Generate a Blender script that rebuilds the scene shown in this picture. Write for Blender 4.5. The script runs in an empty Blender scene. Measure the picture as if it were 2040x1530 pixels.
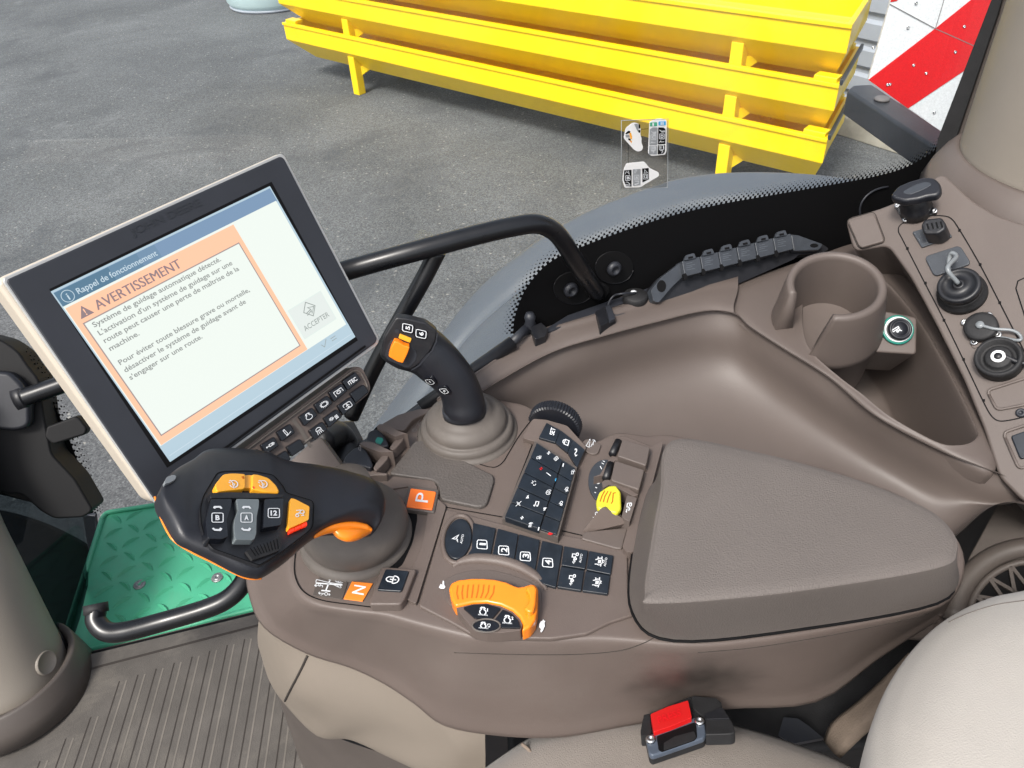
import bpy, bmesh, math, random
import numpy as np
from mathutils import Vector, Matrix
random.seed(7)
S = bpy.context.scene
COL = S.collection
# ------------------------------------------------------------------ camera, sky, sun, exposure
CZ = 2.6                                   # eye height above the asphalt
FPX = 1532.0
RX = np.array([0.99821745, 0.05968178, 0.0])
RY = np.array([-0.03754083, 0.62789535, -0.77739186])
RZ = np.array([-0.04639613, 0.77600613, 0.62901661])
RM = np.array([RX, RY, RZ])                # camera -> world
cam = bpy.data.cameras.new('camera'); camo = bpy.data.objects.new('camera', cam); COL.objects.link(camo)
M3 = Matrix([list(map(float, r)) for r in RM]); M4 = M3.to_4x4(); M4.translation = Vector((0, 0, CZ))
camo.matrix_world = M4
cam.sensor_width = 36; cam.lens = FPX * 36 / 2040; cam.clip_start = 0.02; cam.clip_end = 500
S.camera = camo
w = bpy.data.worlds.new('World'); S.world = w; w.use_nodes = True
nt = w.node_tree; bg = nt.nodes['Background']
sky = nt.nodes.new('ShaderNodeTexSky'); sky.sky_type = 'NISHITA'; sky.sun_disc = False
SUN_EL, SUN_ROT = 52, 215
sky.sun_elevation = math.radians(SUN_EL); sky.sun_rotation = math.radians(SUN_ROT)
sky.air_density = 1.0; sky.dust_density = 4.0; sky.ozone_density = 1.0
hs = nt.nodes.new('ShaderNodeHueSaturation'); hs.inputs['Saturation'].default_value = 0.45
nt.links.new(sky.outputs[0], hs.inputs['Color']); nt.links.new(hs.outputs[0], bg.inputs[0])
bg.inputs[1].default_value = 0.14
sl = bpy.data.lights.new('sun', 'SUN'); sl.energy = 2.1; sl.angle = math.radians(12); sl.color = (1, 0.96, 0.9)
so = bpy.data.objects.new('sun', sl); COL.objects.link(so)
az = math.radians(SUN_ROT); el = math.radians(SUN_EL)
sd = Vector((math.sin(az) * math.cos(el), math.cos(az) * math.cos(el), math.sin(el)))
so.rotation_euler = (-sd).to_track_quat('-Z', 'Y').to_euler()
S.view_settings.view_transform = 'Standard'; S.view_settings.look = 'None'
S.view_settings.exposure = 0.82; S.view_settings.gamma = 1
S.render.engine = 'CYCLES'
S.cycles.max_bounces = 8; S.cycles.transparent_max_bounces = 12
# ------------------------------------------------------------------ geometry helpers
EYE = Vector((0, 0, CZ))
def ray(px, py):
    v = RM @ np.array([px - 1020.0, 765.0 - py, -FPX]); return Vector(v).normalized()
def P(px, py, D):
    v = ray(px, py); return EYE + v * (D / -v.z)
class Pl:
    def __init__(s, o, n):
        s.o = Vector(o); s.n = Vector(n).normalized()
        if s.n.dot(EYE - s.o) < 0: s.n = -s.n
    def at(s, p, off=0.0):
        v = ray(p[0], p[1]); o = s.o + s.n * off
        return EYE + v * ((o - EYE).dot(s.n) / v.dot(s.n))
    def up(s, d): return Pl(s.o + s.n * d, s.n)
def H(D): return Pl((0, 0, CZ - D), (0, 0, 1))
def P3(a, b, c):
    a, b, c = P(*a), P(*b), P(*c); return Pl(a, (b - a).cross(c - a))
def zf(ox, oy, s, pts): return [(ox + x / s, oy + y / s) for x, y in pts]
def crom(pts, n=8, closed=False):
    pts = [Vector(p) for p in pts]; N = len(pts); out = []
    rng = range(N) if closed else range(N - 1)
    for i in rng:
        if closed: p0, p1, p2, p3 = pts[i - 1], pts[i], pts[(i + 1) % N], pts[(i + 2) % N]
        else:
            p1, p2 = pts[i], pts[i + 1]
            p0 = pts[i - 1] if i else p1 * 2 - p2
            p3 = pts[i + 2] if i + 2 < N else p2 * 2 - p1
        for k in range(n):
            t = k / n
            out.append(0.5 * ((2 * p1) + (p2 - p0) * t + (2 * p0 - 5 * p1 + 4 * p2 - p3) * t * t + (3 * p1 - p0 - 3 * p2 + p3) * t ** 3))
    if not closed: out.append(pts[-1].copy())
    return out
def rnd(pts, r, n=5):
    """round polygon corners (2D pixel points) by r pixels"""
    if r <= 0: return [Vector((p[0], p[1])) for p in pts]
    out = []; N = len(pts)
    for i in range(N):
        a, b, c = Vector(pts[i - 1][:2]), Vector(pts[i][:2]), Vector(pts[(i + 1) % N][:2])
        l1, l2 = (a - b).length, (c - b).length
        k = min(r, l1 * .45, l2 * .45)
        s_, e_ = b + (a - b) * (k / l1), b + (c - b) * (k / l2)
        for j in range(n + 1):
            t = j / n; out.append(s_ * (1 - t) ** 2 + b * 2 * t * (1 - t) + e_ * t * t)
    return out
# ------------------------------------------------------------------ objects
def thing(name, label, cat, loc, group=None):
    o = bpy.data.objects.new(name, None); COL.objects.link(o); o.location = Vector(loc)
    o.empty_display_size = .05
    tag(o, label, cat, group); o['base'] = list(map(float, loc)); return o
def tag(o, label, cat, group=None, kind=None):
    o['label'] = label; o['category'] = cat; o['kind'] = kind or 'thing'
    if group: o['group'] = group
    return o
def basep(par):
    while par is not None:
        if 'base' in par.keys(): return Vector(par['base'])
        par = par.parent
    return None
def mk(name, vs, fs, mat, par=None, smooth=True, loc=None):
    b = basep(par)
    if b is None: b = Vector(loc) if loc is not None else (sum((Vector(v) for v in vs), Vector()) / len(vs))
    me = bpy.data.meshes.new(name)
    me.from_pydata([Vector(v) - b for v in vs], [], fs)
    me.materials.append(mat)
    for p in me.polygons: p.use_smooth = smooth
    me.update()
    o = bpy.data.objects.new(name, me); COL.objects.link(o)
    if par is not None: o.parent = par
    else: o.location = b; o['base'] = list(map(float, b))
    return o
def fixn(o):
    bm = bmesh.new(); bm.from_mesh(o.data); bmesh.ops.recalc_face_normals(bm, faces=bm.faces); bm.to_mesh(o.data); bm.free(); return o
def bev(o, wd, seg=3, ang=30):
    m = o.modifiers.new('bevel', 'BEVEL'); m.width = wd; m.segments = seg; m.limit_method = 'ANGLE'; m.angle_limit = math.radians(ang)
    m.harden_normals = False
    o.modifiers.new('wn', 'WEIGHTED_NORMAL').keep_sharp = False
    return o
def slab(name, pts, pl, top, thick, mat, par=None, r=0, bw=0, seg=3, smooth=None, inset=0.0, loc=None):
    """prism whose top outline is traced at plane offset top, extruded thick downwards"""
    q = rnd(pts, r); T = [pl.at(p, top) for p in q]
    c = sum(T, Vector()) / len(T)
    B = [t + (t - c) * inset - pl.n * thick for t in T]; n = len(T)
    fs = [list(range(n)), list(range(2 * n - 1, n - 1, -1))] + [(i, i + n, (i + 1) % n + n, (i + 1) % n) for i in range(n)]
    o = mk(name, T + B, fs, mat, par, smooth=bool(bw) if smooth is None else smooth, loc=loc); fixn(o)
    if bw: bev(o, bw, seg)
    return o
def tube(name, pts, r, mat, par=None, n=14, sub=8, smoothpath=True, cap=True, loc=None):
    pts = [Vector(p) for p in pts]
    path = crom(pts, sub) if smoothpath and len(pts) > 2 else pts
    m = len(path)
    rr = r if hasattr(r, '__len__') else [r] * len(pts)
    def rad(i):
        t = i / (m - 1) * (len(rr) - 1); k = min(int(t), len(rr) - 2); f = t - k; return rr[k] * (1 - f) + rr[k + 1] * f
    vs = []; fs = []
    t0 = (path[1] - path[0]).normalized(); up = Vector((0, 0, 1)) if abs(t0.z) < .9 else Vector((1, 0, 0))
    u = t0.cross(up).normalized()
    for i, p in enumerate(path):
        t = (path[min(i + 1, m - 1)] - path[max(i - 1, 0)]).normalized()
        u = (u - t * u.dot(t)).normalized(); v = t.cross(u)
        for k in range(n):
            a = 2 * math.pi * k / n; vs.append(p + (u * math.cos(a) + v * math.sin(a)) * rad(i))
    for i in range(m - 1):
        for k in range(n): fs.append((i * n + k, i * n + (k + 1) % n, (i + 1) * n + (k + 1) % n, (i + 1) * n + k))
    if cap: fs += [list(range(n))[::-1], [(m - 1) * n + k for k in range(n)]]
    return fixn(mk(name, vs, fs, mat, par, loc=loc))
def loft(name, rows, mat, par=None, cu=False, cv=False, su=6, sv=4, thick=0, capend=False, loc=None):
    """rows: list of rows of 3D points. cu: rows closed"""
    R1 = [crom(r, su, cu) for r in rows]
    cols = list(zip(*R1)); C = [crom(list(c), sv, cv) for c in cols]
    nu, nv = len(C), len(C[0]); vs = [C[i][j] for j in range(nv) for i in range(nu)]
    fs = []
    for j in range(nv if cv else nv - 1):
        for i in range(nu if cu else nu - 1):
            i2, j2 = (i + 1) % nu, (j + 1) % nv; fs.append((j * nu + i, j * nu + i2, j2 * nu + i2, j2 * nu + i))
    if capend:
        fs.append([i for i in range(nu)][::-1]) if capend in (True, 'both', 'start') else None
        fs.append([(nv - 1) * nu + i for i in range(nu)]) if capend in (True, 'both', 'end') else None
    o = mk(name, vs, fs, mat, par, loc=loc); fixn(o)
    if thick:
        m = o.modifiers.new('sol', 'SOLIDIFY'); m.thickness = thick; m.offset = -1
    return o
def sweep(name, secs, pl, mat, par=None, e=3.0, n=28, sub=5, loc=None):
    """secs: (A px, B px, thickness[, offset]) -> superellipse rings between A and B on plane pl"""
    rows = []
    for s_ in secs:
        A, B, t = s_[0], s_[1], s_[2]; off = s_[3] if len(s_) > 3 else 0
        ee = s_[4] if len(s_) > 4 else e
        a, b = pl.at(A, off), pl.at(B, off); c = (a + b) / 2; h = (a - b) / 2; row = []
        for k in range(n):
            th = 2 * math.pi * k / n; co, si = math.cos(th), math.sin(th)
            row.append(c + h * math.copysign(abs(co) ** (2 / ee), co) + pl.n * (t / 2) * math.copysign(abs(si) ** (2 / ee), si))
        rows.append(row)
    cols = list(zip(*rows)); C = [crom(list(c), sub) for c in cols]; nv = len(C[0])
    vs = [C[i][j] for j in range(nv) for i in range(n)]
    fs = [(j * n + i, j * n + (i + 1) % n, (j + 1) * n + (i + 1) % n, (j + 1) * n + i) for j in range(nv - 1) for i in range(n)]
    fs += [list(range(n))[::-1], [(nv - 1) * n + i for i in range(n)]]
    return fixn(mk(name, vs, fs, mat, par, loc=loc))
def frame(n):
    n = Vector(n).normalized(); u = n.cross(Vector((0, 1, 0)) if abs(n.y) < .9 else Vector((1, 0, 0))).normalized()
    return u, n.cross(u), n
def revolve(name, c, ax, prof, mat, par=None, n=40, a0=0, a1=2 * math.pi, u=None, loc=None, ell=None):
    """prof (r, h) along axis ax from centre c"""
    U, V, N = frame(ax)
    if u is not None: U = (Vector(u) - N * Vector(u).dot(N)).normalized(); V = N.cross(U)
    full = abs(a1 - a0 - 2 * math.pi) < 1e-6; m = n if full else n + 1; vs = []
    for r, h in prof:
        for k in range(m):
            a = a0 + (a1 - a0) * k / n; vs.append(c + (U * math.cos(a) * r + V * math.sin(a) * r * (ell or 1)) + N * h)
    fs = []
    for j in range(len(prof) - 1):
        for k in range(n if full else n): fs.append((j * m + k, j * m + (k + 1) % m, (j + 1) * m + (k + 1) % m, (j + 1) * m + k))
    if full and prof[0][0] > 1e-6: fs.append(list(range(m))[::-1])
    if full and prof[-1][0] > 1e-6: fs.append([(len(prof) - 1) * m + k for k in range(m)])
    return fixn(mk(name, vs, fs, mat, par, loc=loc))
def stroke(name, lines, pl, wd, mat, par=None, off=0.0003, closed=False, loc=None, th=0.0):
    """flat ribbons; lines are lists of 3D points lying on pl (offset added here)"""
    vs = []; fs = []; n_ = pl.n
    for L in lines:
        L = [Vector(p) for p in L]; N = len(L)
        if N < 2: continue
        cl = closed or ((L[0] - L[-1]).length < 1e-6 and N > 3)
        if cl and (L[0] - L[-1]).length < 1e-6: L = L[:-1]; N -= 1
        b0 = len(vs)
        for i, p in enumerate(L):
            a = L[i - 1] if (i or cl) else p; c = L[(i + 1) % N] if (i < N - 1 or cl) else p
            t1 = (p - a); t2 = (c - p)
            t1 = t1.normalized() if t1.length > 1e-9 else t2.normalized(); t2 = t2.normalized() if t2.length > 1e-9 else t1
            t = (t1 + t2); t = t.normalized() if t.length > 1e-6 else t1
            sdv = n_.cross(t).normalized(); k = 1 / max(.5, abs(t.dot(t1)))
            vs += [p + sdv * wd / 2 * k + n_ * off, p - sdv * wd / 2 * k + n_ * off]
        for i in range(N if cl else N - 1):
            j = (i + 1) % N; fs.append((b0 + 2 * i, b0 + 2 * i + 1, b0 + 2 * j + 1, b0 + 2 * j))
    if not fs: return None
    return mk(name, vs, fs, mat, par, smooth=False, loc=loc)
_tc = {}
def tmesh(s, bold):
    k = (s, bold)
    if k not in _tc:
        cu = bpy.data.curves.new('t', 'FONT'); cu.body = s; cu.size = 1; cu.offset = bold; cu.resolution_u = 3
        o = bpy.data.objects.new('t', cu); COL.objects.link(o); bpy.context.view_layer.update()
        me = bpy.data.meshes.new_from_object(o.evaluated_get(bpy.context.evaluated_depsgraph_get()))
        V = [(v.co.x, v.co.y) for v in me.vertices]; F = [tuple(p.vertices) for p in me.polygons]
        bpy.data.objects.remove(o); bpy.data.curves.remove(cu); bpy.data.meshes.remove(me); _tc[k] = (V, F)
    return _tc[k]
def text3(name, s, O, U, V, n, mat, par=None, bold=0.0, off=0.0004):
    """U: vector spanning the whole text, V: vector of one cap height"""
    Vt, F = tmesh(s, bold); Hc = max(v[1] for v in tmesh('H', bold)[0])
    x0 = min(v[0] for v in Vt); x1 = max(v[0] for v in Vt); Wd = x1 - x0
    return mk(name, [O + U * ((x - x0) / Wd) + V * (y / Hc) + n * off for x, y in Vt], F, mat, par, smooth=False)
def textp(name, s, p0, p1, p2, pl, mat, par=None, bold=0.0, off=0.0004):
    O, A, B = pl.at(p0), pl.at(p1), pl.at(p2); return text3(name, s, O, A - O, B - O, pl.n, mat, par, bold, off)
def circ(cx=0, cy=0, r=1, a0=0, a1=360, n=20, ry=None):
    ry = ry or r
    return [(cx + r * math.cos(math.radians(a0 + (a1 - a0) * i / n)), cy + ry * math.sin(math.radians(a0 + (a1 - a0) * i / n))) for i in range(n + 1)]
def icon(name, lines, c, ux, uy, pl, wd, mat, par=None, off=0.0004):
    """lines in -1..1 units; ux, uy = pixel offsets of the icon's right and up unit"""
    O = pl.at(c); U = pl.at((c[0] + ux[0], c[1] + ux[1])) - O; V = pl.at((c[0] + uy[0], c[1] + uy[1])) - O
    return stroke(name, [[O + U * x + V * y for x, y in L] for L in lines], pl, wd, mat, par, off)
def join_mesh(name, objs, par):
    pass
def box3(name, c, u, v, n, hu, hv, hn, mat, par=None, bw=0, loc=None):
    """box centred c with half sizes"""
    vs = [c + u * (a * hu) + v * (b * hv) + n * (d * hn) for d in (-1, 1) for b in (-1, 1) for a in (-1, 1)]
    o = mk(name, vs, [(0, 1, 3, 2), (4, 6, 7, 5), (0, 4, 5, 1), (2, 3, 7, 6), (0, 2, 6, 4), (1, 5, 7, 3)], mat, par, smooth=bool(bw), loc=loc); fixn(o)
    if bw: bev(o, bw, 2)
    return o
def screw(c, n, r, par, mat=None, name='screw'):
    m = mat or M['steel']
    return revolve(name, c, n, [(r, 0), (r, r * .35), (r * .8, r * .55), (r * .45, r * .6), (r * .4, r * .2), (0.0001, r * .2)], m, par, n=12)
from mathutils.bvhtree import BVHTree
_bv = {}
def hit(o, p, off=.0006):
    """point where the sight line through pixel p meets mesh o (used to lay seams on curved surfaces)"""
    if o.name not in _bv:
        b = basep(o.parent) or Vector(o['base'])
        _bv[o.name] = BVHTree.FromPolygons([v.co + b for v in o.data.vertices], [tuple(f.vertices) for f in o.data.polygons])
    v = ray(*p); h, n, i, d = _bv[o.name].ray_cast(EYE, v)
    if h is None: return None
    if n.dot(v) > 0: n = -n
    return h + n * off
def seam_on(name, o, pts, r, mat, par, sub=6, off=.0003, smooth=True):
    pp = crom([Vector((*q, 0)) for q in pts], sub) if smooth else [Vector((*q, 0)) for q in pts]
    L = [hit(o, (q.x, q.y), off) for q in pp]; L = [q for q in L if q is not None]
    if len(L) > 2: return tube(name, L, r, mat, par, n=6, smoothpath=False)
# ------------------------------------------------------------------ materials
M = {}
def mat(name, col, rough=.5, spec=.5, metal=0, noise=None, bump=None, bscale=800, coat=0, emit=None, es=1, sheen=0, dirt=None, rvar=0, dust=None):
    m = bpy.data.materials.new(name); m.use_nodes = True; t = m.node_tree; b = t.nodes['Principled BSDF']
    b.inputs['Base Color'].default_value = (*col, 1); b.inputs['Roughness'].default_value = rough
    b.inputs['Specular IOR Level'].default_value = spec; b.inputs['Metallic'].default_value = metal
    b.inputs['Coat Weight'].default_value = coat; b.inputs['Coat Roughness'].default_value = .15
    if sheen: b.inputs['Sheen Weight'].default_value = sheen
    tc = t.nodes.new('ShaderNodeTexCoord')
    if emit: b.inputs['Emission Color'].default_value = (*emit, 1); b.inputs['Emission Strength'].default_value = es
    if noise or dirt:
        nz = t.nodes.new('ShaderNodeTexNoise'); sc, amp = noise or dirt; nz.inputs['Scale'].default_value = sc; nz.inputs['Detail'].default_value = 6; nz.inputs['Roughness'].default_value = .6
        t.links.new(tc.outputs['Object'], nz.inputs['Vector'])
        mr = t.nodes.new('ShaderNodeMapRange'); mr.inputs[1].default_value = .3; mr.inputs[2].default_value = .7; mr.inputs[3].default_value = 1 - amp; mr.inputs[4].default_value = 1 + amp
        t.links.new(nz.outputs['Fac'], mr.inputs[0])
        mx = t.nodes.new('ShaderNodeVectorMath'); mx.operation = 'SCALE'; mx.inputs[0].default_value = col
        t.links.new(mr.outputs[0], mx.inputs['Scale']); t.links.new(mx.outputs[0], b.inputs['Base Color'])
        if rvar:
            r2 = t.nodes.new('ShaderNodeMapRange'); r2.inputs[1].default_value = .3; r2.inputs[2].default_value = .7; r2.inputs[3].default_value = rough - rvar; r2.inputs[4].default_value = rough + rvar
            t.links.new(nz.outputs['Fac'], r2.inputs[0]); t.links.new(r2.outputs[0], b.inputs['Roughness'])
    if dust:
        amt, dsc, dcol = dust
        n3 = t.nodes.new('ShaderNodeTexNoise'); n3.inputs['Scale'].default_value = dsc; n3.inputs['Detail'].default_value = 10; n3.inputs['Roughness'].default_value = .72; n3.inputs['Distortion'].default_value = .8
        t.links.new(tc.outputs['Object'], n3.inputs['Vector'])
        m4 = t.nodes.new('ShaderNodeMapRange'); m4.inputs[1].default_value = .50; m4.inputs[2].default_value = .72; m4.inputs[3].default_value = 0; m4.inputs[4].default_value = amt
        t.links.new(n3.outputs['Fac'], m4.inputs[0])
        mm = t.nodes.new('ShaderNodeMix'); mm.data_type = 'RGBA'; t.links.new(m4.outputs[0], mm.inputs[0]); mm.inputs[7].default_value = (*dcol, 1)
        ln = b.inputs['Base Color'].links
        if ln: t.links.new(ln[0].from_socket, mm.inputs[6])
        else: mm.inputs[6].default_value = (*col, 1)
        t.links.new(mm.outputs[2], b.inputs['Base Color'])
    if bump:
        n2 = t.nodes.new('ShaderNodeTexNoise'); n2.inputs['Scale'].default_value = bscale; n2.inputs['Detail'].default_value = 2
        t.links.new(tc.outputs['Object'], n2.inputs['Vector'])
        bp = t.nodes.new('ShaderNodeBump'); bp.inputs['Strength'].default_value = bump; bp.inputs['Distance'].default_value = .001
        t.links.new(n2.outputs['Fac'], bp.inputs['Height']); t.links.new(bp.outputs[0], b.inputs['Normal'])
    M[name] = m; return m
mat('taupe', (.108, .085, .0745), .44, .38, noise=(9, .07), bump=.22, bscale=1300, rvar=.05, dust=(0.16, 5, (.16, .145, .13)))
mat('taupe_side', (.098, .079, .070), .50, .45, noise=(7, .07), bump=.2, bscale=1200, rvar=.05, dust=(0.14, 4, (.16, .145, .13)))
mat('taupe_dark', (.078, .066, .059), .5, .4, noise=(12, .1), bump=.2, bscale=1200)
mat('boot', (.098, .085, .075), .55, .4, noise=(20, .1), bump=.15, bscale=900, dust=(0.3, 9, (0.2, 0.18, 0.155)))
mat('pad', (.112, .097, .088), .62, .4, noise=(10, .06), bump=.75, bscale=700, dust=(0.14, 6, (0.1, 0.082, 0.072)))
mat('leather', (.082, .072, .066), .5, .4, noise=(20, .08), bump=.9, bscale=420)
mat('cream', (.185, .158, .130), .5, .4, noise=(8, .05), bump=.2, bscale=900, dust=(0.12, 5, (0.24, 0.2, 0.16)))
mat('pillar', (.225, .200, .170), .5, .4, noise=(6, .05), bump=.2, bscale=800, dust=(0.1, 4, (0.22, 0.19, 0.16)))
mat('mat', (.076, .069, .062), .7, .3, noise=(14, .16), bump=.5, bscale=600, dust=(0.45, 3.5, (0.2, 0.18, 0.15)))
mat('groove', (.035, .03, .027), .8, .2)
mat('seam', (.003, .003, .0035), .7, .15)
mat('black', (.009, .0095, .012), .42, .45, noise=(30, .2), bump=.12, bscale=900, dust=(0.18, 14, (0.09, 0.085, 0.08)))
mat('softblack', (.009, .010, .014), .42, .5, noise=(25, .15), bump=.12, bscale=1200, dust=(0.14, 16, (0.06, 0.06, 0.062)))
mat('gloss', (.006, .007, .010), .16, .5, noise=(60, .2))
mat('key', (.008, .012, .018), .35, .5, noise=(70, .3), bump=.05, bscale=1500, dust=(0.2, 22, (0.06, 0.065, 0.07)))
mat('rubber', (.012, .012, .013), .65, .4, noise=(40, .3), bump=.3, bscale=500)
mat('greyplastic', (.032, .037, .045), .45, .5, noise=(60, .15), bump=.15, bscale=700)
mat('white', (.8, .8, .8), .5, .4)
mat('print', (.62, .64, .66), .6, .3)
mat('faint', (.16, .15, .15), .6, .3)
mat('red', (.5, .01, .01), .35, .5)
mat('blueprint', (.05, .3, .55), .5, .4)
mat('orange', (.84, .22, .008), .32, .5, noise=(30, .05), coat=.3)
mat('amber', (.80, .36, .02), .35, .5, noise=(30, .05), coat=.3)
mat('yellowcap', (.55, .53, .03), .4, .5, noise=(40, .05))
mat('grey', (.125, .145, .152), .3, .5, noise=(40, .1), coat=.2)
mat('steel', (.6, .6, .6), .25, .5, 1)
mat('lit_orange', (.72, .15, .02), .4, .5, emit=(1, .16, .02), es=.05)
mat('lit_red', (.9, .03, .01), .4, .5, emit=(1, .05, .01), es=.25)
mat('sticker_orange', (.75, .22, .03), .4, .4)
mat('green', (.055, .32, .185), .45, .4, dirt=(5, .18), bump=.15, bscale=300, rvar=.1, dust=(0.35, 7, (0.12, 0.22, 0.15)))
mat('greendark', (.03, .2, .11), .5, .4)
mat('fender', (.088, .100, .116), .42, .5, noise=(3, .07), bump=.1, bscale=400, rvar=.06, dust=(0.22, 3, (0.19, 0.19, 0.18)))
mat('yellow', (.92, .63, .003), .38, .5, noise=(1.5, .03), coat=.25, dust=(0.3, 2.2, (0.62, 0.36, 0.01)))
mat('bezel_print', (.019, .021, .025), .4)
mat('brownshade', (.42, .11, .004), .5, .4)
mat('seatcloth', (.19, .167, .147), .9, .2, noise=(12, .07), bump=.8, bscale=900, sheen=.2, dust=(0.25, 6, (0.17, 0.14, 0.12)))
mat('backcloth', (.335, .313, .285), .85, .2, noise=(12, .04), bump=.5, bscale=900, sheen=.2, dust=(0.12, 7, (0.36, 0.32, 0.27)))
mat('beam', (.034, .038, .045), .45, .5, dirt=(10, .25), bump=.2, bscale=200, dust=(0.3, 10, (0.09, 0.085, 0.08)))
mat('signwhite', (.62, .64, .66), .35, .5, noise=(300, .12), bump=.5, bscale=260)
mat('signred', (.58, .008, .012), .3, .5, noise=(300, .1), bump=.3, bscale=260)
mat('wallwhite', (.33, .36, .41), .5, .4, dirt=(3, .08))
mat('concrete', (.38, .36, .31), .9, .2, dirt=(6, .2), bump=.6, bscale=60)
mat('teal', (.006, .17, .13), .35, .5, coat=.2)
mat('whiteplastic', (.5, .64, .65), .45, .4)
mat('belt', (.22, .175, .14), .8, .2, noise=(30, .12), bump=.6, bscale=500)
mat('housing', (.47, .415, .34), .42, .45, noise=(8, .03))
mat('silver', (.4, .4, .39), .3, .5, .3)
mat('darkgrey', (.018, .020, .026), .45, .5, noise=(9, .2))
mat('translucent', (.17, .185, .195), .35, .5)
mat('bucklegrey', (.06, .075, .10), .35, .5, dirt=(40, .2))
# screen colours give off light
def scr(name, col, es=.62): return mat(name, (.02, .02, .02), .25, .5, emit=col, es=es * .84)
scr('s_white', (.93, 1.0, .93)); scr('s_blue', (.22, .36, .55), .55); scr('s_bar', (.50, .66, .76)); scr('s_navy', (.09, .22, .34), .55)
scr('s_navy2', (.14, .28, .42), .55); scr('s_navy3', (.18, .32, .48), .55); scr('s_peach', (1.0, .53, .33), .74); scr('s_edge', (.42, .33, .30)); scr('s_title', (.30, .21, .22)); scr('s_text', (.36, .38, .36), .5)
scr('s_pale', (.80, .92, .86)); scr('s_button', (.84, .90, .86)); scr('s_btext', (.40, .45, .42), .5); scr('s_head', (.62, .76, .85))
scr('s_gold', (.95, .55, .06)); scr('s_teal', (.42, .70, .72)); scr('s_green', (.74, .88, .68))
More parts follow.
